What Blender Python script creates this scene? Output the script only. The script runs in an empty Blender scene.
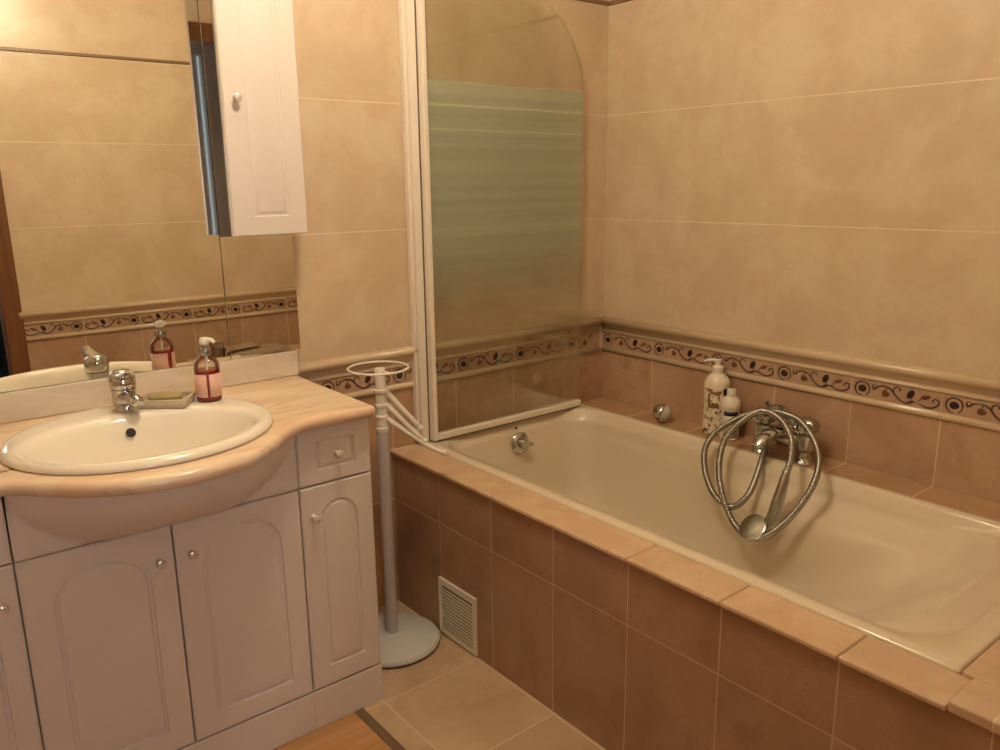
import bpy, bmesh, math, random
from mathutils import Vector, Matrix
random.seed(7)
C = bpy.context.scene
COL = C.collection
PI = math.pi

# ------------------------------------------------------------------ camera, world, exposure
cam_d = bpy.data.cameras.new('camera'); cam = bpy.data.objects.new('camera', cam_d); COL.objects.link(cam)
cam.location = (-2.2186, -2.1266, 1.3513)
cam.rotation_euler = (math.radians(76.661), math.radians(0.699), math.radians(-38.949))
cam_d.sensor_width = 36.0; cam_d.lens = 806.27 * 36 / 1000; cam_d.clip_start = 0.02
C.camera = cam
wd = bpy.data.worlds.new('world'); C.world = wd; wd.use_nodes = True
wd.node_tree.nodes['Background'].inputs[0].default_value = (0.10, 0.13, 0.2, 1)
wd.node_tree.nodes['Background'].inputs[1].default_value = 0.3
C.view_settings.view_transform = 'Standard'; C.view_settings.look = 'None'
C.view_settings.gamma = 1.0; C.view_settings.use_curve_mapping = False
C.view_settings.exposure = 0.05
LAMP_POS = (-1.40, -0.85, 2.30); LAMP_R = 0.095; LAMP_COL = (1.0, 0.82, 0.57); LAMP_E = 100.0
FILL_E = 5.0  # strength of the added fill glow in the hall

# ------------------------------------------------------------------ measures (metres; corner of the two tiled walls = origin)
ZC = 0.855          # top of the cap moulding
TH = 0.365; TW = 0.25
LY = -2.00          # inner face of the wall opposite the mirror
LX = -2.60          # left wall
CEIL = 2.46
SX = -0.955         # front face of the bath surround
DZ = 0.533          # top of the bath ledges
TEND = -1.668       # head end of the tub

# ------------------------------------------------------------------ mesh helpers
def link(name, me, mats, parent=None, smooth=False):
    o = bpy.data.objects.new(name, me)
    COL.objects.link(o)
    if not isinstance(mats, (list, tuple)): mats = [mats]
    for m in mats: me.materials.append(m)
    if smooth:
        for p in me.polygons: p.use_smooth = True
    if parent is not None:
        off = wloc(parent)
        for v in me.vertices: v.co -= off
        o.parent = parent
    return o
def wloc(o):
    l = Vector(o.location)
    while o.parent is not None:
        o = o.parent; l += Vector(o.location)
    return l
def obj(name, bm, mats, parent=None, smooth=False, origin=None, bevel=0, seg=2, auto=None, sub=0):
    bmesh.ops.recalc_face_normals(bm, faces=bm.faces)
    me = bpy.data.meshes.new(name); bm.to_mesh(me); bm.free()
    o = link(name, me, mats, parent, smooth)
    if origin is not None:
        for v in me.vertices: v.co -= Vector(origin)
        o.location = origin
    if auto is not None:
        for p in me.polygons: p.use_smooth = True
        me.set_sharp_from_angle(angle=math.radians(auto))
    if bevel:
        b = o.modifiers.new('bevel', 'BEVEL'); b.width = bevel; b.segments = seg; b.limit_method = 'ANGLE'; b.angle_limit = math.radians(35)
        b.harden_normals = False
    if sub:
        s = o.modifiers.new('sub', 'SUBSURF'); s.levels = sub; s.render_levels = sub
    return o
def thing(name, label, cat, loc, group=None):
    o = bpy.data.objects.new(name, None); COL.objects.link(o); o.location = loc
    o.empty_display_size = 0.05
    o['label'] = label; o['category'] = cat
    if group: o['group'] = group
    return o
def tag(o, label, cat, group=None):
    o['label'] = label; o['category'] = cat
    if group: o['group'] = group
    return o
def struct(o): o['kind'] = 'structure'; return o
def bx(bm, x0, x1, y0, y1, z0, z1, mi=0):
    vs = [bm.verts.new(p) for p in ((x0,y0,z0),(x1,y0,z0),(x1,y1,z0),(x0,y1,z0),(x0,y0,z1),(x1,y0,z1),(x1,y1,z1),(x0,y1,z1))]
    fs = []
    for f in ((0,3,2,1),(4,5,6,7),(0,1,5,4),(1,2,6,5),(2,3,7,6),(3,0,4,7)):
        g = bm.faces.new([vs[i] for i in f]); g.material_index = mi; fs.append(g)
    return vs
def NB(): return bmesh.new()
def box(name, b, mat, parent=None, **k):
    bm = NB(); bx(bm, *b); return obj(name, bm, mat, parent, **k)
def frame_axes(d):
    d = d.normalized(); up = Vector((0,0,1)) if abs(d.z) < 0.95 else Vector((1,0,0))
    a = d.cross(up).normalized(); return a, d.cross(a).normalized()
def tube(bm, pts, r, seg=12, closed=False, caps=True, mi=0):
    pts = [Vector(p) for p in pts]; n = len(pts)
    rr = r if isinstance(r, (list, tuple)) else [r]*n
    rings = []; a = None
    for i, p in enumerate(pts):
        if closed: d = pts[(i+1)%n] - pts[i-1]
        else: d = pts[min(i+1,n-1)] - pts[max(i-1,0)]
        d.normalize()
        if a is None: a, b = frame_axes(d)
        else:
            a = (a - d*a.dot(d)).normalized(); b = d.cross(a)
        rings.append([bm.verts.new(p + (a*math.cos(t)+b*math.sin(t))*rr[i]) for t in [2*PI*k/seg for k in range(seg)]])
    m = n if closed else n-1
    for i in range(m):
        A, B = rings[i], rings[(i+1)%n]
        for k in range(seg):
            f = bm.faces.new((A[k], A[(k+1)%seg], B[(k+1)%seg], B[k])); f.material_index = mi
    if caps and not closed:
        f = bm.faces.new(rings[0]); f.material_index = mi
        f = bm.faces.new(rings[-1][::-1]); f.material_index = mi
def lathe(bm, prof, c=(0,0,0), axis=(0,0,1), seg=32, mi=0, sc=(1,1)):
    """prof: list of (radius, height) from the base along axis"""
    ax = Vector(axis).normalized(); a, b = frame_axes(ax); c = Vector(c)
    if abs(ax.z) > .99: a, b = Vector((1,0,0)), Vector((0,1,0))
    rings = []
    for r, h in prof:
        if r < 1e-6: rings.append([bm.verts.new(c + ax*h)])
        else: rings.append([bm.verts.new(c + ax*h + a*math.cos(2*PI*k/seg)*r*sc[0] + b*math.sin(2*PI*k/seg)*r*sc[1]) for k in range(seg)])
    for i in range(len(rings)-1):
        A, B = rings[i], rings[i+1]
        for k in range(seg):
            k2 = (k+1)%seg
            if len(A) == 1 and len(B) == 1: continue
            if len(A) == 1: f = bm.faces.new((A[0], B[k2], B[k]))
            elif len(B) == 1: f = bm.faces.new((A[k], A[k2], B[0]))
            else: f = bm.faces.new((A[k], A[k2], B[k2], B[k]))
            f.material_index = mi
    if len(rings[0]) > 1: bm.faces.new(rings[0][::-1]).material_index = mi
    if len(rings[-1]) > 1: bm.faces.new(rings[-1]).material_index = mi
def ball(bm, c, r, seg=20, sc=(1,1,1), mi=0):
    prof = [(r*math.sin(PI*i/seg)*1.0, -r*math.cos(PI*i/seg)) for i in range(seg+1)]
    prof[0] = (0, -r); prof[-1] = (0, r)
    n0 = len(bm.verts); lathe(bm, prof, (0,0,0), seg=seg+4, mi=mi)
    bm.verts.ensure_lookup_table()
    for v in bm.verts[n0:]:
        v.co = Vector((v.co.x*sc[0], v.co.y*sc[1], v.co.z*sc[2])) + Vector(c)
def catmull(P, n=8, closed=False):
    P = [Vector(p) for p in P]; out = []; N = len(P)
    rng = range(N) if closed else range(N-1)
    for i in rng:
        p0 = P[i-1] if (closed or i > 0) else P[0]*2-P[1]
        p1 = P[i]; p2 = P[(i+1)%N]
        p3 = P[(i+2)%N] if (closed or i+2 < N) else P[-1]*2-P[-2]
        for k in range(n):
            t = k/n
            out.append(0.5*((2*p1)+(p2-p0)*t+(2*p0-5*p1+4*p2-p3)*t*t+(3*p1-p0-3*p2+p3)*t**3))
    if not closed: out.append(P[-1])
    return out
def interp(xs, ys, x):
    if x <= xs[0]: return ys[0]
    for i in range(len(xs)-1):
        if x <= xs[i+1]:
            t = (x-xs[i])/(xs[i+1]-xs[i]); return ys[i]*(1-t)+ys[i+1]*t
    return ys[-1]
def sstep(a, b, x):
    t = max(0, min(1, (x-a)/(b-a))); return t*t*(3-2*t)
def loft(bm, rings, closed=True, cap_last=False, cap_first=False, mi=0):
    R = [[bm.verts.new(p) for p in r] for r in rings]; n = len(R[0])
    for i in range(len(R)-1):
        for k in range(n if closed else n-1):
            f = bm.faces.new((R[i][k], R[i][(k+1)%n], R[i+1][(k+1)%n], R[i+1][k])); f.material_index = mi
    if cap_last: bm.faces.new(R[-1]).material_index = mi
    if cap_first: bm.faces.new(R[0][::-1]).material_index = mi
    return R

# ------------------------------------------------------------------ materials
class G:
    def __init__(s, name):
        s.m = bpy.data.materials.new(name); s.m.use_nodes = True; s.t = s.m.node_tree
        s.b = s.t.nodes['Principled BSDF']; s.out = s.t.nodes['Material Output']
    def n(s, typ, **k):
        x = s.t.nodes.new(typ)
        for a, v in k.items(): setattr(x, a, v)
        return x
    def L(s, a, b): s.t.links.new(a, b)
    def put(s, sock, v):
        if hasattr(v, 'is_output'): s.L(v, sock)
        else: sock.default_value = v
    def math(s, op, a, b=0.0, c=None, clamp=False):
        x = s.n('ShaderNodeMath', operation=op); x.use_clamp = clamp
        s.put(x.inputs[0], a); s.put(x.inputs[1], b)
        if c is not None: s.put(x.inputs[2], c)
        return x.outputs[0]
    def ramp(s, v, lo, hi, a=0.0, b=1.0, smooth=True):
        x = s.n('ShaderNodeMapRange', interpolation_type='SMOOTHSTEP' if smooth else 'LINEAR')
        s.put(x.inputs['Value'], v); s.put(x.inputs['From Min'], lo); s.put(x.inputs['From Max'], hi)
        s.put(x.inputs['To Min'], a); s.put(x.inputs['To Max'], b); return x.outputs['Result']
    def mix(s, f, a, b, mode='MIX'):
        x = s.n('ShaderNodeMix', data_type='RGBA', blend_type=mode)
        s.put(x.inputs[0], f); s.put(x.inputs[6], a); s.put(x.inputs[7], b); return x.outputs[2]
    def noise(s, vec, scale, detail=4, rough=0.55, dist=0.0):
        x = s.n('ShaderNodeTexNoise'); s.L(vec, x.inputs['Vector'])
        x.inputs['Scale'].default_value = scale; x.inputs['Detail'].default_value = detail
        x.inputs['Roughness'].default_value = rough; x.inputs['Distortion'].default_value = dist
        return x.outputs['Fac']
    def pos(s): return s.n('ShaderNodeNewGeometry').outputs['Position']
    def objc(s): return s.n('ShaderNodeTexCoord').outputs['Object']
    def bump(s, h, strength, dist=0.002):
        x = s.n('ShaderNodeBump'); x.inputs['Strength'].default_value = strength; x.inputs['Distance'].default_value = dist
        s.L(h, x.inputs['Height']); s.L(x.outputs[0], s.b.inputs['Normal']); return x
def rgb(r, g, b): return (r, g, b, 1.0)
def plain(name, c, rough=0.4, metal=0.0, spec=0.5, var=0.0, vscale=6, coat=0.0):
    g = G(name); g.b.inputs['Roughness'].default_value = rough; g.b.inputs['Metallic'].default_value = metal
    g.b.inputs['Specular IOR Level'].default_value = spec
    g.b.inputs['Coat Weight'].default_value = coat
    v = var or 0.03
    f = g.noise(g.objc(), vscale, 3)
    col = g.mix(f, rgb(*[x*(1-v) for x in c]), rgb(*[min(1, x*(1+v)) for x in c]))
    g.L(col, g.b.inputs['Base Color']); return g.m

def tile_mat(name, u_ax, v_ax, u0, v0, uw, vh, c1, c2, c3, grout, rough=0.25, gw=0.0016, seed=0.0, grout_v=None, vein=0.0, vfade=1.0):
    """glazed mottled tile; the joints lie at u0+k*uw and v0+k*vh (world position)"""
    g = G(name); P = g.pos(); sp = g.n('ShaderNodeSeparateXYZ'); g.L(P, sp.inputs[0])
    ax = {'x': 0, 'y': 1, 'z': 2}
    U = g.math('DIVIDE', g.math('SUBTRACT', sp.outputs[ax[u_ax]], u0), uw)
    V = g.math('DIVIDE', g.math('SUBTRACT', sp.outputs[ax[v_ax]], v0), vh)
    fu = g.math('FRACT', U); fv = g.math('FRACT', V)
    du = g.math('MULTIPLY', g.math('MINIMUM', fu, g.math('SUBTRACT', 1.0, fu)), uw)
    dv = g.math('MULTIPLY', g.math('MINIMUM', fv, g.math('SUBTRACT', 1.0, fv)), vh)
    mu = g.ramp(du, gw*0.6, gw*1.3, vfade, 0); mv = g.ramp(dv, gw*0.6, gw*1.3, 1, 0)
    cb = g.n('ShaderNodeCombineXYZ'); g.L(g.math('FLOOR', U), cb.inputs[0]); g.L(g.math('FLOOR', V), cb.inputs[1]); cb.inputs[2].default_value = seed
    wn = g.n('ShaderNodeTexWhiteNoise', noise_dimensions='3D'); g.L(cb.outputs[0], wn.inputs['Vector'])
    off = g.n('ShaderNodeVectorMath', operation='SCALE'); g.L(wn.outputs['Color'], off.inputs[0]); off.inputs['Scale'].default_value = 9.0 if vfade > .5 else 0.0
    vp = g.n('ShaderNodeVectorMath', operation='ADD'); g.L(P, vp.inputs[0]); g.L(off.outputs[0], vp.inputs[1])
    n1 = g.noise(vp.outputs[0], 5.0, 5, 0.6, 0.25); n2 = g.noise(vp.outputs[0], 9, 6, 0.65, 0.3)
    n3 = g.noise(vp.outputs[0], 9, 6, 0.7, 1.6)
    col = g.mix(g.ramp(n1, 0.38, 0.62), rgb(*c1), rgb(*c2))
    col = g.mix(g.ramp(n2, 0.50, 0.72, 0, 0.55), col, rgb(*c3))
    veinm = g.ramp(g.math('ABSOLUTE', g.math('SUBTRACT', n3, 0.5)), 0.0, 0.018, vein, 0)
    veinm = g.math('MULTIPLY', veinm, g.ramp(n1, .5, .62))
    col = g.mix(veinm, col, rgb(*[x*0.62 for x in c3]))
    tone = g.ramp(wn.outputs['Value'], 0, 1, 1-0.045*vfade, 1+0.035*vfade, False)
    tn = g.n('ShaderNodeVectorMath', operation='SCALE'); g.L(col, tn.inputs[0]); g.L(tone, tn.inputs['Scale'])
    col = g.mix(mu, tn.outputs[0], rgb(*(grout_v or grout))); col = g.mix(mv, col, rgb(*grout))
    g.L(col, g.b.inputs['Base Color'])
    m = g.math('MAXIMUM', mu, mv)
    g.put(g.b.inputs['Roughness'], g.ramp(m, 0, 1, rough, 0.7, False))
    e = g.math('MAXIMUM', g.ramp(du, 0, 0.004, vfade*vfade, 0), g.ramp(dv, 0, 0.004, 1, 0))
    h = g.math('SUBTRACT', g.math('MULTIPLY', n1, 0.25), e)
    g.bump(h, 0.35, 0.0012)
    return g.m

UP = dict(c1=(0.60,0.465,0.32), c2=(0.675,0.55,0.395), c3=(0.62,0.425,0.295), grout=(0.80,0.67,0.49), grout_v=(0.66,0.53,0.37), rough=0.30, vein=0.10, vfade=0.08)
LO = dict(c1=(0.440,0.278,0.175), c2=(0.525,0.350,0.225), c3=(0.385,0.212,0.126), grout=(0.68,0.51,0.36), rough=0.24, vein=0.35)
FR = dict(c1=(0.345,0.205,0.128), c2=(0.415,0.258,0.165), c3=(0.295,0.152,0.090), grout=(0.55,0.40,0.28), rough=0.26, vein=0.35)
M = {}
M['upA'] = tile_mat('beige wall tile back', 'x', 'z', -0.199, ZC, TW, TH, seed=1, **UP)
M['upB'] = tile_mat('beige wall tile right', 'y', 'z', 0.0, ZC, TW, TH, seed=2, **UP)
M['upO'] = tile_mat('beige wall tile opposite', 'x', 'z', -1.655, ZC, TW, TH, seed=3, **UP)
M['loA'] = tile_mat('terracotta wall tile back', 'x', 'z', -0.199, 0.0, TW, TH, seed=4, **LO)
M['loB'] = tile_mat('terracotta wall tile right', 'y', 'z', 0.0, 0.0, TW, TH, seed=5, **LO)
M['loO'] = tile_mat('terracotta wall tile opposite', 'x', 'z', -1.655, 0.0, TW, TH, seed=6, **LO)
M['front'] = tile_mat('terracotta bath panel tile', 'y', 'z', -0.257, 0.0, TW, TH, seed=7, **FR)
LEDGE = dict(c1=(0.59,0.40,0.255), c2=(0.66,0.48,0.32), c3=(0.53,0.325,0.205), grout=(0.70,0.54,0.37), rough=0.25, vein=0.3)
M['ledgeF'] = tile_mat('ledge tile front', 'y', 'x', -0.257, -3.0, TW, 5.0, seed=8, **LEDGE)
M['ledgeW'] = tile_mat('ledge tile wall', 'y', 'x', 0.0, -3.0, TW, 5.0, seed=9, c1=(0.46,0.28,0.16), c2=(0.52,0.335,0.20), c3=(0.42,0.235,0.14), grout=(0.66,0.48,0.32), rough=0.25, vein=.3)
M['floor'] = tile_mat('floor tile', 'x', 'y', -1.275, -0.44, 0.315, 0.328, seed=10, c1=(0.50,0.35,0.215), c2=(0.60,0.44,0.28), c3=(0.42,0.26,0.155), grout=(0.66,0.53,0.38), rough=0.35, gw=0.0022, vein=0.5)

def cream_mat():
    g = G('cream glazed moulding'); n = g.noise(g.objc(), 7, 4)
    g.L(g.mix(n, rgb(0.55,0.42,0.28), rgb(0.65,0.52,0.37)), g.b.inputs['Base Color']); g.b.inputs['Roughness'].default_value = 0.22; return g.m
M['cream'] = cream_mat()
M['friezebg'] = plain('pinkish tan frieze glaze', (0.46,0.31,0.205), 0.25, var=0.2, vscale=22)
M['vine'] = plain('dark brown vine glaze', (0.075,0.033,0.018), 0.3)
M['plum'] = plain('dark plum fruit glaze', (0.035,0.020,0.022), 0.22)
M['rust'] = plain('rust leaf glaze', (0.17,0.060,0.035), 0.3)
M['darktrim'] = plain('dark speckled border', (0.24,0.145,0.08), 0.35, var=0.9, vscale=160)
M['white'] = plain('white foil furniture front', (0.74,0.68,0.63), 0.36, var=0.015)
M['gap'] = plain('near-black gap shade', (0.02,0.014,0.012), 0.9)  # near-black, put in as the shade of door gaps and louvres
M['ceil'] = plain('painted ceiling', (0.78,0.75,0.70), 0.85)
M['enamel'] = plain('beige acrylic tub', (0.71,0.62,0.47), 0.16, var=0.01, coat=0.3)
M['basin'] = plain('cream ceramic', (0.86,0.80,0.69), 0.10, var=0.01, coat=0.4)
M['chrome'] = plain('chrome', (0.55,0.55,0.54), 0.08, metal=1.0)
M['chromeb'] = plain('brushed chrome', (0.38,0.37,0.35), 0.24, metal=1.0)
M['chromeh'] = plain('dull grey chrome', (0.46,0.47,0.45), 0.20, metal=1.0)  # greyer and rougher than the other polished fittings
M['mirror'] = plain('mirror silver', (0.90,0.90,0.84), 0.0, metal=1.0, var=0.001)
M['mirrorside'] = plain('tinted mirror side', (0.62,0.60,0.56), 0.03, metal=1.0, var=0.001)
M['whiteplastic'] = plain('white lacquered plastic', (0.80,0.76,0.68), 0.22)
M['greywhite'] = plain('pale grey lacquer', (0.60,0.60,0.57), 0.2)
M['alu'] = plain('white lacquered aluminium', (0.82,0.75,0.66), 0.3)
M['black'] = plain('black rubber', (0.015,0.013,0.012), 0.5)
M['seal'] = plain('dark seal', (0.16,0.13,0.10), 0.5)
M['navy'] = plain('navy fabric', (0.022,0.045,0.11), 0.8, var=0.3, vscale=12)
M['frame_wood'] = None
def wood(name, a, b, axis, sc=1.0, plank=None, rough=0.35):
    g = G(name); mp = g.n('ShaderNodeMapping'); g.L(g.pos(), mp.inputs[0])
    s = {'x': (1.2,22,22), 'y': (22,1.2,22), 'z': (22,22,1.2)}[axis]; mp.inputs['Scale'].default_value = [k*sc for k in s]
    n = g.noise(mp.outputs[0], 1.0, 6, 0.65, 0.8); n2 = g.noise(mp.outputs[0], 3.5, 4, 0.6)
    col = g.mix(g.ramp(n, 0.3, 0.7), rgb(*a), rgb(*b)); col = g.mix(g.ramp(n2, 0.55, 0.75, 0, 0.4), col, rgb(*[x*0.6 for x in a]))
    if plank:
        sp = g.n('ShaderNodeSeparateXYZ'); g.L(g.pos(), sp.inputs[0])
        f = g.math('FRACT', g.math('DIVIDE', sp.outputs[plank[0]], plank[1]))
        col = g.mix(g.ramp(f, 0.0, 0.02, 0.8, 0), col, rgb(*[x*0.35 for x in a]))
    g.L(col, g.b.inputs['Base Color']); g.b.inputs['Roughness'].default_value = rough; return g.m
M['floorwood'] = wood('oak laminate', (0.42,0.215,0.085), (0.54,0.30,0.125), 'x', 1.0, (1, 0.19))
M['frame_wood'] = wood('stained door wood', (0.14,0.055,0.022), (0.22,0.090,0.035), 'z')
M['strip'] = plain('bronze threshold strip', (0.20,0.14,0.085), 0.4, metal=0.3, var=0.1)
def marble(name, a, b, c, ang, rough=0.15, sc=1.0):
    g = G(name); mp = g.n('ShaderNodeMapping'); g.L(g.pos(), mp.inputs[0]); mp.inputs['Rotation'].default_value = (0, 0, ang); mp.inputs['Scale'].default_value = (1.8*sc, 6*sc, 5*sc)
    n = g.noise(mp.outputs[0], 1.3, 5, 0.6, 1.3); n2 = g.noise(mp.outputs[0], 3.2, 6, 0.65, 1.0)
    col = g.mix(g.ramp(n, 0.35, 0.66), rgb(*a), rgb(*b)); col = g.mix(g.ramp(n2, 0.52, 0.68, 0, 0.6), col, rgb(*c))
    g.L(col, g.b.inputs['Base Color']); g.b.inputs['Roughness'].default_value = rough; return g.m
M['marble'] = marble('peach veined marble', (0.74,0.53,0.36), (0.83,0.68,0.50), (0.60,0.39,0.26), math.radians(12))
M['marble2'] = marble('pale veined marble', (0.62,0.54,0.43), (0.76,0.69,0.57), (0.50,0.42,0.32), math.radians(0), sc=0.8)

# ------------------------------------------------------------------ the room shell
def slab(name, b, m): return struct(box(name, b, m))
WT = 0.12
def wall_two(name, parts):
    bm = NB()
    for b, mi in parts: bx(bm, *b, mi=mi)
    return bm
bm = NB(); bx(bm, LX-WT, 0, 0, WT, 0, 0.73, 1); bx(bm, LX-WT, 0, 0, WT, 0.73, CEIL, 0)
struct(obj('wall_back', bm, [M['upA'], M['loA']]))
bm = NB(); bx(bm, 0, WT, LY-WT, WT, 0, 0.73, 1); bx(bm, 0, WT, LY-WT, WT, 0.73, CEIL, 0)
struct(obj('wall_right', bm, [M['upB'], M['loB']]))
OX0, OX1 = -1.716, -2.50      # door opening in the opposite wall
bm = NB()
bx(bm, OX0, 0, LY-0.09, LY, 0, 0.73, 1); bx(bm, OX0, 0, LY-0.09, LY, 0.73, CEIL, 0)
bx(bm, LX-WT, OX1, LY-0.09, LY, 0, CEIL, 0); bx(bm, OX1, OX0, LY-0.09, LY, 2.08, CEIL, 0)
struct(obj('wall_front', bm, [M['upO'], M['loO']]))
bm = NB(); bx(bm, LX-WT, LX, LY-0.09, 0, 0, 0.73, 1); bx(bm, LX-WT, LX, LY-0.09, 0, 0.73, CEIL, 0)
struct(obj('wall_left', bm, [M['upB'], M['loB']]))
slab('ceiling', (-3.8, WT, -3.85, WT, CEIL, CEIL+0.1), M['ceil'])
bm = NB(); bx(bm, -1.345, 0, LY-0.09, 0, -0.1, 0.0); struct(obj('floor', bm, M['floor']))
bm = NB(); bx(bm, LX-WT, -1.345, LY-0.09, 0, -0.1, -0.001); struct(obj('floor', bm, M['floorwood']))
bm = NB(); bx(bm, -3.8, WT, -3.85, LY-0.09, -0.1, -0.001); struct(obj('floor', bm, M['floorwood']))
box('trim_1', (-1.357, -1.333, LY-0.05, -0.40, -0.002, 0.003), M['strip'], bevel=0.001)['kind'] = 'structure'
# door casing and lining in the opposite wall
bm = NB()
for x0, x1 in ((OX0-0.002, OX0+0.070), (OX1-0.085, OX1+0.012)): bx(bm, x0, x1, LY, LY+0.012, 0, 2.14)
bx(bm, OX1-0.085, OX0+0.070, LY, LY+0.012, 2.065, 2.15)
bx(bm, OX0-0.004, OX0, LY-0.09, LY, 0, 2.08); bx(bm, OX1, OX1+0.014, LY-0.09, LY, 0, 2.08); bx(bm, OX1, OX0, LY-0.09, LY, 2.066, 2.08)
struct(obj('door_1', bm, M['frame_wood'], bevel=0.003))
# hallway behind the camera, seen only in the mirrors
hallpaint = plain('grey blue hall paint', (0.55,0.47,0.40), 0.8)
HX0, HX1, HY = -3.7, -0.9, -3.75
struct(box('wall_hall_left', (HX0-0.1, HX0, HY, LY-0.09, 0, CEIL), hallpaint)); struct(box('wall_hall_right', (HX1, HX1+0.1, HY, LY-0.09, 0, CEIL), hallpaint))
WNX0, WNX1, WNZ0, WNZ1 = -2.64, -1.85, 0.95, 2.10; SLX0, SLX1, SLZ0, SLZ1 = -2.803, -2.768, 0.60, 2.30
bm = NB(); bx(bm, HX0, SLX0, HY-.1, HY, 0, CEIL); bx(bm, SLX1, WNX0, HY-.1, HY, 0, CEIL); bx(bm, WNX1, HX1, HY-.1, HY, 0, CEIL); bx(bm, SLX0, SLX1, HY-.1, HY, 0, SLZ0); bx(bm, SLX0, SLX1, HY-.1, HY, SLZ1, CEIL); bx(bm, WNX0, WNX1, HY-.1, HY, 0, WNZ0); bx(bm, WNX0, WNX1, HY-.1, HY, WNZ1, CEIL)
struct(obj('wall_hall_end', bm, hallpaint))
bm = NB(); bx(bm, HX0, LX-WT, LY-0.15, LY-0.09, 0, CEIL); struct(obj('wall_hall_side', bm, hallpaint))
gw_ = G('added cool fill glow in the hall'); gw_.b.inputs['Base Color'].default_value = rgb(0,0,0); gw_.b.inputs['Emission Color'].default_value = (0.95,0.94,1.0,1); gw_.b.inputs['Emission Strength'].default_value = FILL_E
wn_ = struct(box('hall_fill_panel', (WNX0, WNX1, HY-0.09, HY-0.08, WNZ0, WNZ1), gw_.m))  # added glowing panel, out of mirror view, cool fill for the vanity fronts
gs_ = G('pale blue daylight in the hall side light'); gs_.b.inputs['Base Color'].default_value = rgb(0,0,0); gs_.b.inputs['Emission Color'].default_value = (0.50,0.66,0.80,1); gs_.b.inputs['Emission Strength'].default_value = 1.9
struct(box('window_2', (SLX0, SLX1, HY-0.09, HY-0.08, SLZ0, SLZ1), gs_.m))
bm = NB(); bx(bm, WNX0, WNX1, HY-.06, HY-.02, WNZ0, WNZ0+.05); bx(bm, WNX0, WNX1, HY-.06, HY-.02, WNZ1-.05, WNZ1); bx(bm, WNX0, WNX0+.05, HY-.06, HY-.02, WNZ0+.05, WNZ1-.05); bx(bm, WNX1-.05, WNX1, HY-.06, HY-.02, WNZ0+.05, WNZ1-.05)
obj('fill_panel_frame', bm, M['whiteplastic'], wn_)

# dark listello high on the walls
def listello(name, x0, x1, y0, y1):
    box(name, (x0, x1, y0, y1, 1.953, 1.967), M['darktrim'], bevel=0.003)['kind'] = 'structure'
listello('trim_2', LX, 0, -0.007, 0); listello('trim_3', -0.007, 0, LY, -0.007); listello('trim_4', OX0+0.072, -0.007, LY, LY+0.007)

# ---------------- the moulded dado with its scrolling vine frieze
def scroll_shapes():
    """one 25 cm frieze tile in (s, t) metres, s along the wall, t up from the band's lower edge (band 53 mm)"""
    S = []
    ring = [(0.031+0.021*math.cos(a), 0.026+0.021*math.sin(a)) for a in [2*PI*k/20*0.93-1.0 for k in range(21)]]
    S.append(('vine', ring, 0.0032))
    ring = [(0.031+0.0125*math.cos(a), 0.027+0.0115*math.sin(a)) for a in [2*PI*k/16 for k in range(17)]]
    S.append(('leaf', [(0.031+0.0125*math.cos(a), 0.026+0.0105*math.sin(a)) for a in [2*PI*k/14 for k in range(14)]], 'plum'))
    S.append(('vine', catm2([(0.064,0.044),(0.060,0.036),(0.066,0.031),(0.073,0.036),(0.070,0.043)]), 0.0030))
    S.append(('vine', catm2([(0.061,0.028),(0.072,0.036),(0.086,0.043),(0.103,0.042),(0.117,0.034),(0.127,0.022),(0.139,0.012),(0.155,0.007),(0.170,0.010),(0.178,0.018)]), 0.0034))
    S.append(('vine', catm2([(0.122,0.030),(0.121,0.041),(0.129,0.047),(0.137,0.043),(0.136,0.037)]), 0.0028))
    S.append(('vine', catm2([(0.158,0.008),(0.172,0.015),(0.190,0.013),(0.208,0.007),(0.226,0.008),(0.240,0.017),(0.241,0.029),(0.232,0.033),(0.226,0.027),(0.230,0.022)]), 0.0034))
    S.append(('leaf', [(0.096+0.0115*math.cos(a)*(1+0.25*math.cos(a)), 0.022+0.0090*math.sin(a)) for a in [2*PI*k/14 for k in range(14)]], 'rust'))
    S.append(('vine', [(0.096,0.030),(0.100,0.040)], 0.0022))
    S.append(('leaf', [(0.167+0.010*math.cos(a)+0.004*math.sin(a), 0.033+0.0125*math.sin(a)*(1 if math.sin(a) < 0 else 1.1)) for a in [2*PI*k/14 for k in range(14)]], 'plum'))
    S.append(('vine', [(0.170,0.022),(0.174,0.013)], 0.0022))
    S.append(('leaf', [(0.207+0.0135*math.cos(a), 0.033+0.0065*math.sin(a)+0.25*0.0135*math.cos(a)) for a in [2*PI*k/14 for k in range(14)]], 'rust'))
    S.append(('vine', [(0.196,0.026),(0.186,0.016)], 0.0022))
    return S
def catm2(P): return [(v.x, v.y) for v in catmull([(a, b, 0) for a, b in P], 5)]
SHAPES = scroll_shapes()
MI = {'cream': 0, 'friezebg': 1, 'vine': 2, 'plum': 3, 'rust': 4}
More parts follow.
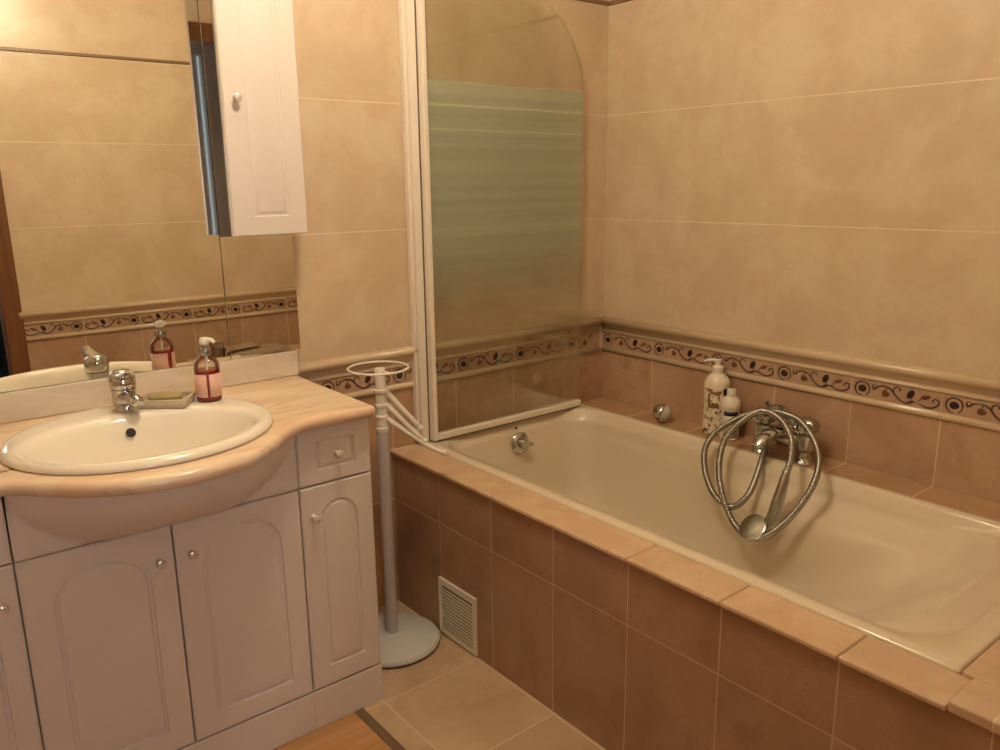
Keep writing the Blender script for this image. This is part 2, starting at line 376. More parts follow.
def frieze(name, org, u, nrm, s0, s1, first, sgn=1, skip=()):
    """org: wall point with s=0, u: unit direction of growing s, nrm: out of the wall; tiles begin at first + k*0.25"""
    org, u, nrm = Vector(org), Vector(u), Vector(nrm); bm = NB()
    prof = [(0.722,0.0),(0.722,0.004),(0.725,0.008),(0.731,0.010),(0.737,0.008),(0.739,0.005),(0.742,0.005),(0.742,0.004),(0.795,0.004),(0.795,0.006),(0.799,0.008),(0.803,0.007),(0.805,0.005),(0.811,0.005),(0.815,0.009),(0.821,0.011),(0.826,0.014),(0.831,0.020),(0.838,0.024),(0.846,0.024),(0.852,0.019),(0.855,0.012),(0.855,0.0)]
    A = [bm.verts.new(org + u*s0 + nrm*d + Vector((0,0,z))) for z, d in prof]
    B = [bm.verts.new(org + u*s1 + nrm*d + Vector((0,0,z))) for z, d in prof]
    for i in range(len(prof)-1):
        f = bm.faces.new((A[i], B[i], B[i+1], A[i+1])); f.material_index = 1 if prof[i] == (0.742,0.004) else 0
        f.smooth = prof[i] != (0.742,0.004)
    bm.faces.new(A); bm.faces.new(B[::-1])
    def P(s, t, d): return org + u*s + nrm*d + Vector((0,0,0.742+t))
    k = math.floor((s0-first)/0.25)
    while first + k*0.25 < s1:
        b0 = first + k*0.25
        if s0 < b0 < s1:                            # pale joint between two frieze tiles
            for (za, zb, dd) in ((-0.020, -0.0, 0.0103), (0.0, 0.053, 0.0050), (0.053, 0.069, 0.0083)):
                q = [bm.verts.new(P(b0+a, z, dd)) for a, z in ((-0.0012,za),(0.0012,za),(0.0012,zb),(-0.0012,zb))]
                bm.faces.new(q).material_index = 0
        for kind, pts, w in SHAPES:
            if kind == 'vine':
                pv = [(b0 + s, t) for s, t in pts]
                if min(p[0] for p in pv) < s0+0.001 or max(p[0] for p in pv) > s1-0.001: continue
                n = len(pv); L1, L2, LT = [], [], []
                for i in range(n):
                    a, b = pv[max(i-1,0)], pv[min(i+1,n-1)]; dx, dy = b[0]-a[0], b[1]-a[1]; l = math.hypot(dx, dy) or 1
                    nx, ny = -dy/l, dx/l; ww = w*1.55*(0.65 + 0.45*math.sin(PI*min(1, (i+0.5)/n)))/2
                    L1.append(bm.verts.new(P(pv[i][0]+nx*ww, pv[i][1]+ny*ww, 0.0042))); L2.append(bm.verts.new(P(pv[i][0]-nx*ww, pv[i][1]-ny*ww, 0.0042)))
                    LT.append(bm.verts.new(P(pv[i][0], pv[i][1], 0.0056)))
                for i in range(n-1):
                    bm.faces.new((L1[i], LT[i], LT[i+1], L1[i+1])).material_index = 2
                    bm.faces.new((LT[i], L2[i], L2[i+1], LT[i+1])).material_index = 2
            else:
                pv = [(b0 + s, t) for s, t in pts]
                if min(p[0] for p in pv) < s0+0.001 or max(p[0] for p in pv) > s1-0.001: continue
                c = bm.verts.new(P(sum(p[0] for p in pv)/len(pv), sum(p[1] for p in pv)/len(pv), 0.0062))
                R = [bm.verts.new(P(p[0], p[1], 0.0043)) for p in pv]
                for i in range(len(R)): bm.faces.new((R[i], R[(i+1)%len(R)], c)).material_index = MI[w]
        k += 1
    o = obj(name, bm, [M['cream'], M['friezebg'], M['vine'], M['plum'], M['rust']])
    return struct(o)
frieze('trim_5', (0,0,0), (1,0,0), (0,-1,0), -1.262, -0.025, -0.199)         # back wall, runs behind the shower screen
frieze('trim_6', (0,0,0), (0,-1,0), (-1,0,0), 0.0, -LY, 0.0)                 # right wall
frieze('trim_7', (0,LY,0), (-1,0,0), (0,1,0), 0.025, 1.66, 1.655-1.75+0.0)   # opposite wall

# ------------------------------------------------------------------ bath surround (tiled) and tub
sur = thing('bath_surround', 'terracotta tiled panel with peach tile ledges built around the bathtub', 'bath panel', (SX, -0.9, 0))
bm = NB(); bx(bm, SX, SX+0.05, LY, 0, 0.0, DZ-0.010); bx(bm, SX+0.05, -0.002, LY, -1.70, 0.0, DZ-0.012)
obj('front_panel', bm, M['front'], sur)
bm = NB()
y = 0.0; ys = [0.0, -0.257, -0.507, -0.757, -1.007, -1.257, -1.507, -1.690]
for i in range(7): bx(bm, SX-0.010, -0.855, ys[i+1]+0.0006, ys[i]-0.0006, DZ-0.012+0.0004*(i % 2), DZ+0.0004*(i % 2))
obj('front_ledge', bm, M['ledgeF'], sur, bevel=0.004, seg=3)
bm = NB(); bx(bm, -0.14, 0, LY, 0, DZ-0.012, DZ); obj('wall_ledge', bm, M['ledgeW'], sur)
bm = NB(); bx(bm, -0.86, -0.14, LY, TEND-0.002, DZ-0.012, DZ+0.009); bx(bm, SX-0.006, -0.8603, LY, -1.6905, DZ-0.012, DZ+0.009)
obj('end_ledge', bm, M['ledgeF'], sur, bevel=0.004, seg=3)

def rrect(x0, x1, y0, y1, r_drain, r_head, z, nc=12, ns=36, zf=None, warm=0.0):
    """rounded rectangle; y0 = drain end (larger y), y1 = head end. Same sample count on every ring."""
    pts = []
    def arc(cx, cy, r, a0):
        for k in range(nc): a = a0 + PI/2*k/(nc-1); pts.append((cx+r*math.cos(a), cy+r*math.sin(a)))
    def side(p, q, n):
        for k in range(1, n): t = k/n; pts.append((p[0]*(1-t)+q[0]*t, p[1]*(1-t)+q[1]*t))
    rd, rh = r_drain, r_head
    arc(x1-rd, y0-rd, rd, 0); side((x1-rd, y0), (x0+rd, y0), 16)
    arc(x0+rd, y0-rd, rd, PI/2); side((x0, y0-rd), (x0, y1+rh), ns)
    arc(x0+rh, y1+rh, rh, PI); side((x0+rh, y1), (x1-rh, y1), 16)
    arc(x1-rh, y1+rh, rh, 3*PI/2); side((x1, y1+rh), (x1, y0-rd), ns)
    out = []
    for x, yy in pts:
        if warm:
            f = warm*sstep(-0.70, -0.88, yy)*(1-sstep(-1.28, -1.47, yy)); xm = (x0+x1)/2
            x += (-f if x > xm else f)*sstep(0.12, 0.26, abs(x-xm))
        out.append((x, yy, z))
    return out
TZ = 0.541
tub = thing('bathtub', 'beige acrylic bathtub with moulded armrests and headrest set into tiled surround', 'bathtub', (-0.497, -0.83, 0.14))
X0, X1, Y0 = -0.860, -0.135, -0.004
def hin(D): return 0.122 + (D-0.028)*1.35
rings = [rrect(X0, X1, Y0, TEND, .012, .012, DZ-0.03), rrect(X0, X1, Y0, TEND, .012, .012, TZ-0.006), rrect(X0+.002, X1-.002, Y0-.002, TEND+.002, .012, .012, TZ-0.002),
         rrect(X0+.006, X1-.006, Y0-.006, TEND+.006, .012, .012, TZ), rrect(X0+.022, X1-.018, Y0-.018, TEND+.015, .03, .05, TZ),
         rrect(X0+.040, X1-.026, Y0-.030, TEND+.036, .11, .13, TZ-0.001), rrect(X0+.045, X1-.031, Y0-.035, TEND+.043, .12, .14, TZ-0.004),
         rrect(X0+.049, X1-.036, Y0-.043, TEND+.052, .12, .145, TZ-0.020), rrect(X0+.052, X1-.039, Y0-.048, TEND+.070, .12, .15, TZ-0.029),
         rrect(X0+.055, X1-.042, Y0-.052, TEND+.105, .12, .155, TZ-0.030)]
for D, ax_, bx_, cy_, wm in ((.034,.058,.044,.054,0),(.040,.061,.046,.057,0),(.050,.064,.047,.059,0),(.068,.067,.048,.061,0.003),(.078,.069,.049,.063,.018),(.083,.071,.051,.065,.048),(.087,.073,.053,.067,.074),(.100,.076,.055,.070,.086),(.135,.081,.058,.076,.089),(.18,.088,.064,.085,.088),(.23,.096,.070,.096,.082),(.28,.104,.078,.108,.068),(.33,.118,.094,.124,.050),(.362,.134,.112,.142,.034),(.385,.158,.138,.170,.018),(.397,.195,.175,.215,.006)):
    rings.append(rrect(X0+ax_, X1-bx_, Y0-cy_, TEND+hin(D)+(0 if D < .34 else (D-.34)*2.2), .12 if D < .36 else .10, min(.20, .155+D*.25), TZ-D, warm=wm))
rings.append(rrect(X0+.30, X1-.28, Y0-.38, TEND+.86, .03, .03, TZ-0.405))
for ri, up in ((8, .002), (9, .020), (10, .019), (11, .013), (12, .006)):   # headrest cushion raised above its groove
    rings[ri] = [(x, yy, z + up*sstep(-1.38, -1.53, yy)) for x, yy, z in rings[ri]]
bm = NB(); RV = loft(bm, rings, cap_last=True)
soft = [v for rg in RV[6:-1] for v in rg]
for _ in range(5): bmesh.ops.smooth_vert(bm, verts=soft, factor=0.5, use_axis_x=True, use_axis_y=True, use_axis_z=True)
o = obj('tub_shell', bm, M['enamel'], tub, smooth=True)
bm = NB(); lathe(bm, [(0.0,0.0),(0.036,0.0),(0.038,0.003),(0.038,0.009),(0.034,0.014),(0.022,0.018),(0,0.019)], (-0.485,-0.071,0.470), (0,-1,0.12), seg=36)
ov = obj('overflow_cover', bm, M['chrome'], tub, auto=35)
bm = NB(); lathe(bm, [(0.0,0.0),(0.016,0.0),(0.018,0.006),(0.016,0.018),(0.010,0.022),(0,0.022)], (-0.485,-0.087,0.472), (0,-1,0.12), seg=24)
bx(bm, -0.485-0.004, -0.485+0.035, -0.108, -0.096, 0.462, 0.474); obj('overflow_handle', bm, M['chrome'], ov, auto=35, bevel=.001)
bm = NB(); lathe(bm, [(0.0,0.0),(0.0045,0.0),(0.0045,0.002),(0,0.002)], (-0.492,-0.0635,0.522), (0,-1,0.3), seg=16)
obj('screw_cap', bm, M['black'], tub, auto=35)
bm = NB(); lathe(bm, [(0.0,0.0),(0.034,0.0),(0.034,0.003),(0.028,0.006),(0.012,0.006),(0,0.009)], (-0.50,-0.36,TZ-0.4045), (0,0,1), seg=32)
obj('drain', bm, M['chrome'], tub, auto=35)

# ventilation grille low in the bath panel
gr = thing('ventilation_grille', 'square off-white louvred vent grille low in the bath panel', 'vent grille', (SX, -0.34, 0.005))
bm = NB(); gy0, gy1, gz0, gz1 = -0.436, -0.250, 0.006, 0.190
bx(bm, SX-0.008, SX, gy0, gy0+0.016, gz0, gz1); bx(bm, SX-0.008, SX, gy1-0.014, gy1, gz0, gz1)
bx(bm, SX-0.008, SX, gy0+.016, gy1-.014, gz1-0.022, gz1); bx(bm, SX-0.008, SX, gy0+.016, gy1-.014, gz0, gz0+0.012)
obj('frame', bm, M['whiteplastic'], gr, bevel=0.0015)
bm = NB(); nl = 13; z0 = gz0+0.014; dz = (gz1-0.024-z0)/nl
for i in range(nl): bx(bm, SX-.0075, SX-.004, gy0+.017, gy1-.015, z0+dz*i, z0+dz*(i+.50))
obj('louvres', bm, M['whiteplastic'], gr)
box('backing', (SX-0.0012, SX, gy0+.016, gy1-.014, gz0+.012, gz1-.022), M['gap'], gr)  # near-black sheet as the shade between the louvres

# ------------------------------------------------------------------ shower screen folded against the back wall
def glass_mat():
    g = G('green tinted glass with printed frosted stripes'); g.t.nodes.remove(g.b)
    sp = g.n('ShaderNodeSeparateXYZ'); g.L(g.pos(), sp.inputs[0]); z = sp.outputs[2]
    tr = g.n('ShaderNodeBsdfTransparent'); tr.inputs[0].default_value = rgb(0.955,0.968,0.94)
    gl = g.n('ShaderNodeBsdfGlossy'); gl.inputs['Roughness'].default_value = 0.02; gl.inputs[0].default_value = rgb(1,1,1)
    fr = g.n('ShaderNodeFresnel'); fr.inputs[0].default_value = 1.45
    m1 = g.n('ShaderNodeMixShader'); g.L(g.math('MULTIPLY', fr.outputs[0], 0.45), m1.inputs[0]); g.L(tr.outputs[0], m1.inputs[1]); g.L(gl.outputs[0], m1.inputs[2])
    df = g.n('ShaderNodeBsdfDiffuse'); df.inputs[0].default_value = rgb(0.60,0.64,0.50)
    tl = g.n('ShaderNodeBsdfTranslucent'); tl.inputs[0].default_value = rgb(0.60,0.64,0.50)
    md = g.n('ShaderNodeMixShader'); md.inputs[0].default_value = 0.35; g.L(df.outputs[0], md.inputs[1]); g.L(tl.outputs[0], md.inputs[2])
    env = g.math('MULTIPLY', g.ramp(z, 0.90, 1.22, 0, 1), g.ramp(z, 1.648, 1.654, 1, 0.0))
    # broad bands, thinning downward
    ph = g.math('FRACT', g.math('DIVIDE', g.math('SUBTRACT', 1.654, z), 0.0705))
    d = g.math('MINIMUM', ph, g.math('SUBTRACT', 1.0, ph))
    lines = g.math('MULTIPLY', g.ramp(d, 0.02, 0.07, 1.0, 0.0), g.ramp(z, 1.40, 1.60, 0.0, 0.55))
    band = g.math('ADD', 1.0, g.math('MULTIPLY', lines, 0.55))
    g.L(g.mix(lines, rgb(0.60,0.64,0.50), rgb(0.90,0.82,0.68)), df.inputs[0])  # highlights along the top lines painted in as paler diffuse
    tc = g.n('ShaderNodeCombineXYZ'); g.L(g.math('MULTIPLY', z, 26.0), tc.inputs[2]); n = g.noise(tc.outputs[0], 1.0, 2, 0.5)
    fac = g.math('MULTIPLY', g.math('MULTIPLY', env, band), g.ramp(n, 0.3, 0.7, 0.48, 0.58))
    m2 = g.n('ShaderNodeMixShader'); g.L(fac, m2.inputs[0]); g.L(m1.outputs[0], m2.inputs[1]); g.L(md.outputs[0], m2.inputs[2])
    g.L(m2.outputs[0], g.out.inputs['Surface']); return g.m
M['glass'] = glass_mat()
ss = thing('shower_screen', 'folding greenish glass shower screen with frosted stripes and white frame', 'shower screen', (-0.80, -0.04, DZ))
GY = -0.052; GX0, GX1, GB, GT = -0.820, -0.176, 0.566, 1.95
bm = NB(); rad = 0.30; pts = [(GX0, GB), (GX1, GB), (GX1, GT-rad)]
for k in range(1, 15): a = PI/2*k/14; pts.append((GX1-rad+rad*math.cos(a), GT-rad+rad*math.sin(a)))
pts.append((GX0, GT))
A = [bm.verts.new((x, GY-0.003, z)) for x, z in pts]; B = [bm.verts.new((x, GY+0.003, z)) for x, z in pts]
bm.faces.new(A); bm.faces.new(B[::-1])
for i in range(len(A)): bm.faces.new((A[i], B[i], B[(i+1)%len(A)], A[(i+1)%len(A)]))
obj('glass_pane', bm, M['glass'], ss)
bm = NB()
bx(bm, -0.872, -0.842, -0.024, -0.002, TZ, 2.02); bx(bm, -0.864, -0.8385, -0.040, -0.024, TZ, 2.02)
obj('wall_profile', bm, M['alu'], ss, bevel=0.003)
bm = NB(); bx(bm, -0.8385, -0.8345, -0.040, -0.004, TZ+.002, 1.98); obj('hinge_seal', bm, M['seal'], ss)
bm = NB(); bx(bm, -0.8345, -0.818, -0.064, -0.038, 0.546, 1.965); obj('side_rail', bm, M['alu'], ss, bevel=0.003)
bm = NB(); bx(bm, -0.818, GX1, -0.064, -0.042, 0.547, 0.568); obj('bottom_rail', bm, M['alu'], ss, bevel=0.003)
bm = NB(); bx(bm, -0.82, GX1, -0.056, -0.048, TZ+0.001, 0.547); obj('bottom_seal', bm, M['seal'], ss)

# ------------------------------------------------------------------ furniture fronts
def arch_loop(cx, w, z0, z1, hh, inset, n_arc=24, n_side=8):
    """half width w, bottom z0, springing z1, arch height hh"""
    w2 = w-inset; hh2 = max(hh-inset, 0.002); L = []
    xa, xb = cx-w2, cx+w2; zb = z0+inset
    for k in range(n_side): L.append((xa+(xb-xa)*k/n_side, zb))
    for k in range(n_side): L.append((xb, zb+(z1-zb)*k/n_side))
    for k in range(n_arc): a = PI*k/n_arc; L.append((cx+w2*math.cos(a), z1+hh2*math.sin(a)))
    for k in range(n_side): L.append((xa, z1+(zb-z1)*k/n_side))
    return L
def rect_map(loop, x0, x1, z0, z1):
    cx = sum(p[0] for p in loop)/len(loop); cz = (min(p[1] for p in loop)+max(p[1] for p in loop))/2; out = []
    for x, z in loop:
        dx, dz = x-cx, z-cz
        t = min(((x1-cx)/dx if dx > 1e-9 else 1e9), ((x0-cx)/dx if dx < -1e-9 else 1e9), ((z1-cz)/dz if dz > 1e-9 else 1e9), ((z0-cz)/dz if dz < -1e-9 else 1e9))
        out.append([cx+dx*t, cz+dz*t])
    for X in (x0, x1):
        for Z in (z0, z1):
            i = min(range(len(out)), key=lambda k: (out[k][0]-X)**2+(out[k][1]-Z)**2); out[i] = [X, Z]
    return out
def front(name, x0, x1, z0, z1, yf, th, arch, mat, parent, groove=0.0058):
    """a slab with front face at y=yf (towards -y) and a routed panel groove; arch=(cx,w,z0,z1,hh)"""
    bm = NB(); e = 0.0035
    base = arch_loop(*arch, 0.0)
    R = rect_map(base, x0+e, x1-e, z0+e, z1-e); Rb = rect_map(base, x0, x1, z0, z1)
    def ring(L, y): return [(p[0], y, p[1]) for p in L]
    def half(L1, L2): return [((a[0]+b[0])/2, (a[1]+b[1])/2) for a, b in zip(L1, L2)]
    rings = [ring(Rb, yf+th), ring(Rb, yf+e), ring([(a[0]*.3+b[0]*.7, a[1]*.3+b[1]*.7) for a, b in zip(Rb, R)], yf+e*0.35), ring(R, yf), ring(base, yf)]
    for ins, d in ((0.0018, groove*.80), (0.0045, groove), (0.0070, groove*.9), (0.0115, 0.0004), (0.0145, 0.0)):
        rings.append(ring(arch_loop(*arch, ins), yf+d))
    loft(bm, rings, cap_last=True, cap_first=True)
    return obj(name, bm, mat, parent, auto=28)
def knob(name, x, y, z, parent, r=0.0105, l=0.024):
    bm = NB(); lathe(bm, [(0,0),(0.0075,0),(0.0070,0.002),(0.0040,0.005),(0.0038,0.011),(r*.8,0.014),(r,0.018),(r*.9,0.022),(r*.5,l),(0,l+.0005)], (x, y, z), (0,-1,0), seg=20)
    return obj(name, bm, M['pearl'], parent, auto=40)
M['pearl'] = plain('pearly knob', (0.74,0.68,0.62), 0.12, metal=0.35)

VD = -0.4255; TCK = 0.018; Xs1, Xs2, Xs3, Xv = -1.4661, -1.7617, -2.0573, -1.2690; XL = -2.246
ZK, ZD, ZT = 0.1085, 0.6515, 0.797
g_ = 0.0016
def narrow(x0, x1, lab, kx, dk):
    t = thing('vanity_cabinet', lab, 'cabinet', ((x0+x1)/2, VD/2, 0), 'narrow side cabinets of the vanity')
    bm = NB(); bx(bm, x0, x1, VD+TCK+.002, -0.002, ZK, ZT); obj('carcass', bm, M['white'], t)
    box('gap_shade_board', (x0+.001, x1-.002, VD+TCK, VD+TCK+.0019, ZK, ZT-.001), M['gap'], t)  # near-black board standing in for shade in the door gaps
    box('plinth', (x0, x1, VD, -0.03, 0, ZK-0.002), M['white'], t, bevel=0.0015)
    cx = (x0+x1)/2 + 0.001
    d = front('door', x0+g_, x1-g_, ZK+g_, ZD-g_, VD, TCK, (cx, 0.050, 0.163, 0.556, 0.050), M['white'], t)
    knob('knob', kx, VD, 0.573, d)
    dr = front('drawer', x0+g_, x1-g_, ZD+g_, ZT-g_, VD, TCK, (cx, 0.053, 0.688, 0.757, 0.0025), M['white'], t)
    knob('knob', dk, VD, 0.722, dr)
    return t
narrow(Xs1, Xv, 'narrow white vanity cabinet with drawer and arched door at right end beside towel stand', -1.435, -1.364)
narrow(XL, Xs3, 'narrow white vanity cabinet at left end, cut by the left edge of the photo', -2.088, -2.15)

# bow of the worktop, and of the fascia under it
BX = [-2.30, -2.07, -2.04, -2.0, -1.95, -1.88, -1.82, -1.765, -1.70, -1.64, -1.58, -1.53, -1.49, -1.46, -1.42, -1.22]
BY = [-0.450, -0.452, -0.468, -0.515, -0.565, -0.607, -0.624, -0.629, -0.622, -0.603, -0.562, -0.512, -0.470, -0.455, -0.450, -0.450]
def bow(x): return interp(BX, BY, x)
def bows(x): return sum(bow(x+d) for d in (-.02,-.01,0,.01,.02))/5
vc = thing('vanity_cabinet', 'wide white vanity cabinet with two arched doors and bowed fascia under washbasin', 'cabinet', (Xs2, VD/2, 0))
bm = NB(); bx(bm, Xs3, Xs1, VD+TCK+.002, -0.002, ZK, 0.66); obj('carcass', bm, M['white'], vc)
box('plinth', (Xs3, Xs1, VD, -0.03, 0, ZK-0.002), M['white'], vc, bevel=0.0015)
d = front('door', Xs3+g_, Xs2-g_, ZK+g_, ZD-g_, VD, TCK, (-1.908, 0.094, 0.163, 0.535, 0.075), M['white'], vc)
knob('knob', -1.796, VD, 0.573, d)
d = front('door', Xs2+g_, Xs1-g_, ZK+g_, ZD-g_, VD, TCK, (-1.612, 0.094, 0.163, 0.535, 0.080), M['white'], vc)
knob('knob', -1.728, VD, 0.573, d)
bm = NB(); nx, nz = 72, 20; grid = []
for i in range(nx+1):
    x = Xs3+g_ + (Xs1-Xs3-2*g_)*i/nx; col = []
    b = max(0.0, -(bows(x)) - 0.450 - 0.004); b = b*0.93
    for j in range(nz+1):
        z = ZD+g_ + (ZT-ZD-g_)*j/nz; h = (ZT-ZD+0.004)*math.sqrt(min(1, b/0.14)) + 1e-4
        q = (ZT-z)/h
        yy = VD - b*max(0, 1-max(0, q)**2.3)
        col.append((x, yy, z))
    grid.append(col)
loft(bm, grid, closed=False)
bmesh.ops.solidify
geo = bm.faces[:]
o = obj('fascia', bm, M['white'], vc, auto=50)
s = o.modifiers.new('thick', 'SOLIDIFY'); s.thickness = 0.012; s.offset = -1 if True else 1
# gaps are open; a near-black board behind supplies their shade
bm = NB(); bx(bm, Xs3+.001, Xs1-.001, VD+TCK, VD+TCK+0.0019, ZK-0.002, 0.66); obj('gap_shade_board', bm, M['gap'], vc)

# worktop: rounded front edge following the bow, hole for the basin
ct = None
BCX, BCY = -1.767, -0.322; BA, BB = 0.275, 0.252
def worktop():
    bm = NB(); zt, zb = 0.828, 0.798; r = (zt-zb)/2
    outline = []
    xr, xl = -1.262, -2.262; n = 90
    xs = [xr + (xl-xr)*i/n for i in range(n+1)]
    front_ = [(x, bows(x)-0.004) for x in xs]
    outline = [(xr, -0.001)] + [(xr, -0.001 + (front_[0][1]+0.010+0.001)*k/6) for k in range(1, 6)]
    # rounded right corner
    fx, fy = front_[0]
    outline += [(xr-0.010+0.010*math.cos(a), fy+0.010-0.010*math.sin(a)) for a in (0, .4, .8, 1.2)]
    outline += [p for p in front_ if p[0] < xr-0.011]
    outline += [(xl, -0.001)]
    N = len(outline)
    def offset(ins):
        res = []
        for i in range(N):
            a, b = outline[i-1], outline[(i+1) % N]; dx, dy = b[0]-a[0], b[1]-a[1]; l = math.hypot(dx, dy)
            nx, ny = (dy/l, -dx/l)           # outward for this winding is flipped below
            p = outline[i]; res.append((p[0]-ins*nx*SG, p[1]-ins*ny*SG if abs(p[1]+0.001) > 1e-6 else p[1]))
        return res
    area = sum(outline[i][0]*outline[(i+1)%N][1]-outline[(i+1)%N][0]*outline[i][1] for i in range(N))/2
    SG = 1 if area > 0 else -1
    rings = []
    for k in range(9):
        a = -PI/2 + PI*k/8; ins = r*0.85*(1-math.cos(a)); z = (zt+zb)/2 + r*math.sin(a)
        rings.append([(x, y, z) for x, y in offset(ins)])
    top = rings[-1]; bot = rings[0]
    R = loft(bm, rings)
    # top face with elliptical hole: ring with matched count
    hole = []
    for (x, y, z) in top:
        a = math.atan2((y-BCY)/BB, (x-BCX)/BA); hole.append((BCX+BA*0.97*math.cos(a), BCY+BB*0.97*math.sin(a)))
    Ht = [bm.verts.new((x, y, zt)) for x, y in hole]; Hb = [bm.verts.new((x, y, zb)) for x, y in hole]
    for i in range(N):
        j = (i+1) % N
        bm.faces.new((R[-1][i], R[-1][j], Ht[j], Ht[i])); bm.faces.new((Ht[i], Ht[j], Hb[j], Hb[i])); bm.faces.new((Hb[i], Hb[j], R[0][j], R[0][i]))
    bmesh.ops.dissolve_degenerate(bm, edges=bm.edges, dist=1e-6)
    return bm
wt = obj('worktop', worktop(), M['marble'], None, auto=50, origin=(-1.76, -0.25, 0.798))
tag(wt, 'peach veined marble worktop with bowed front edge on the vanity', 'worktop')
bs = box('backsplash', (-2.262, -1.262, -0.022, -0.001, 0.8285, 0.899), M['marble2'], None, bevel=0.002, origin=(-1.76, -0.01, 0.8285))
tag(bs, 'low pale veined backsplash strip between the worktop and the mirrors', 'backsplash')

# washbasin
wb = thing('washbasin', 'oval cream ceramic washbasin set into the marble worktop', 'washbasin', (BCX, BCY, 0.83))
IC, IA, IB = (-1.775, -0.369), 0.236, 0.169
def ell(cx, cy, a, b, z, n=96): return [(cx+a*math.cos(2*PI*k/n), cy+b*math.sin(2*PI*k/n), z) for k in range(n)]
rr = [ell(BCX, BCY, BA-.004, BB-.004, 0.8285), ell(BCX, BCY, BA, BB, 0.8315), ell(BCX, BCY, BA-.001, BB-.001, 0.837), ell(BCX, BCY, BA-.007, BB-.007, 0.8435),
      ell(BCX, BCY, BA-.016, BB-.016, 0.8460), ell(*IC, IA+.004, IB+.004, 0.8445), ell(*IC, IA-.003, IB-.003, 0.8415), ell(*IC, IA-.010, IB-.010, 0.832),
      ell(*IC, IA-.022, IB-.018, 0.805), ell(*IC, IA-.045, IB-.032, 0.765), ell(*IC, IA-.085, IB-.055, 0.727), ell(*IC, IA-.14, IB-.09, 0.706), ell(*IC, 0.030, 0.028, 0.697)]
rr[5:5] = [[(a[0]*(1-t)+b[0]*t, a[1]*(1-t)+b[1]*t, 0.8460-0.0015*t*t) for a, b in zip(rr[4], rr[5])] for t in (.33, .66)]
bm = NB(); loft(bm, rr, cap_last=True); obj('bowl', bm, M['basin'], wb, smooth=True)
bm = NB(); lathe(bm, [(0.010,0.0),(0.011,0.001),(0.0105,0.002),(0.0088,0.001)], (-1.772, -0.221, 0.808), (0.0,-1,0.42), seg=24); 
ovr = obj('overflow_ring', bm, M['chromeb'], wb, auto=30)
bm = NB(); lathe(bm, [(0.0,0.0),(0.0105,0.0),(0.0105,0.0012),(0,0.0012)], (-1.772, -0.2225, 0.808), (0,-1,0.42), seg=24); obj('overflow_hole', bm, M['black'], wb)
bm = NB(); lathe(bm, [(0.0,0.0),(0.028,0.0),(0.028,0.002),(0.02,0.004),(0,0.005)], (IC[0], IC[1], 0.697), seg=28); obj('drain', bm, M['chrome'], wb, auto=30)

# basin mixer tap
fx, fy, fz = -1.757, -0.140, 0.8458
ft = thing('basin_tap', 'chrome single-lever mixer tap on the back rim of the washbasin', 'tap', (fx, fy, fz))
def oval_sweep(bm, pts, rs, seg=20):
    P = [Vector(p) for p in pts]; rings = []
    for i, p in enumerate(P):
        d = (P[min(i+1, len(P)-1)]-P[max(i-1, 0)]).normalized(); a = d.cross(Vector((0,0,1))).normalized(); b = a.cross(d)
        rings.append([tuple(p + a*math.cos(t)*rs[i][0] + b*math.sin(t)*rs[i][1]) for t in [2*PI*k/seg for k in range(seg)]])
    loft(bm, rings, cap_last=True, cap_first=True)
bm = NB(); lathe(bm, [(0,0),(0.029,0),(0.030,0.002),(0.028,0.006),(0.0275,0.012),(0.0265,0.036),(0.0275,0.046),(0.0275,0.049),(0,0.049)], (fx, fy, fz), seg=36)
obj('body', bm, M['chrome'], ft, auto=40)
bm = NB(); oval_sweep(bm, [(fx,fy-.008,fz+.026),(fx+.002,fy-.034,fz+.029),(fx+.004,fy-.060,fz+.033),(fx+.006,fy-.080,fz+.033),(fx+.007,fy-.092,fz+.028)], [(.024,.022),(.022,.019),(.018,.014),(.016,.011),(.012,.008)])
obj('spout', bm, M['chrome'], ft, auto=50)
bm = NB(); lathe(bm, [(0,0),(.011,0),(.011,.014),(0,.014)], (fx+.006,fy-.080,fz+.013), seg=20); obj('aerator', bm, M['chromeb'], ft, auto=40)
bm = NB(); lathe(bm, [(0,0),(.0275,0),(.0295,.008),(.0290,.022),(.025,.036),(.016,.042),(0,.043)], (fx, fy, fz+.051), (0,0.10,1), seg=32)
oval_sweep(bm, [(fx,fy-.004,fz+.078),(fx-.001,fy-.034,fz+.087),(fx-.003,fy-.060,fz+.095),(fx-.004,fy-.082,fz+.104)], [(.022,.012),(.019,.008),(.015,.005),(.010,.003)])
obj('lever', bm, M['chrome'], ft, auto=50)

# ------------------------------------------------------------------ soap dish, soap, dispenser
def rotz(bm, c, ang):
    bmesh.ops.rotate(bm, verts=bm.verts, cent=c, matrix=Matrix.Rotation(ang, 3, 'Z'))
DC = (-1.672, -0.166, 0.8462); DA = math.radians(-34)
def dish_bm():
    bm = NB(); a, b = 0.059, 0.042
    def rect(w, h, z, r=.004):
        out = []
        for sx, sy, a0 in ((1,1,0),(-1,1,PI/2),(-1,-1,PI),(1,-1,3*PI/2)):
            for k in range(5): t = a0+PI/2*k/4; out.append((DC[0]+sx*(w-r)+r*math.cos(t), DC[1]+sy*(h-r)+r*math.sin(t), DC[2]+z))
        return out
    loft(bm, [rect(a-.004,b-.004,0.0), rect(a-.002,b-.002,0.006), rect(a-.002,b-.002,0.0065), rect(a,b,0.0085), rect(a,b,0.019), rect(a-.001,b-.001,0.020), rect(a-.005,b-.005,0.020), rect(a-.006,b-.006,0.010)], cap_last=True, cap_first=True)
    rotz(bm, DC, DA); return bm
sd = obj('soap_dish', dish_bm(), plain('beige stoneware', (0.50,0.42,0.32), 0.45, var=.08, vscale=30), None, auto=30, origin=DC)
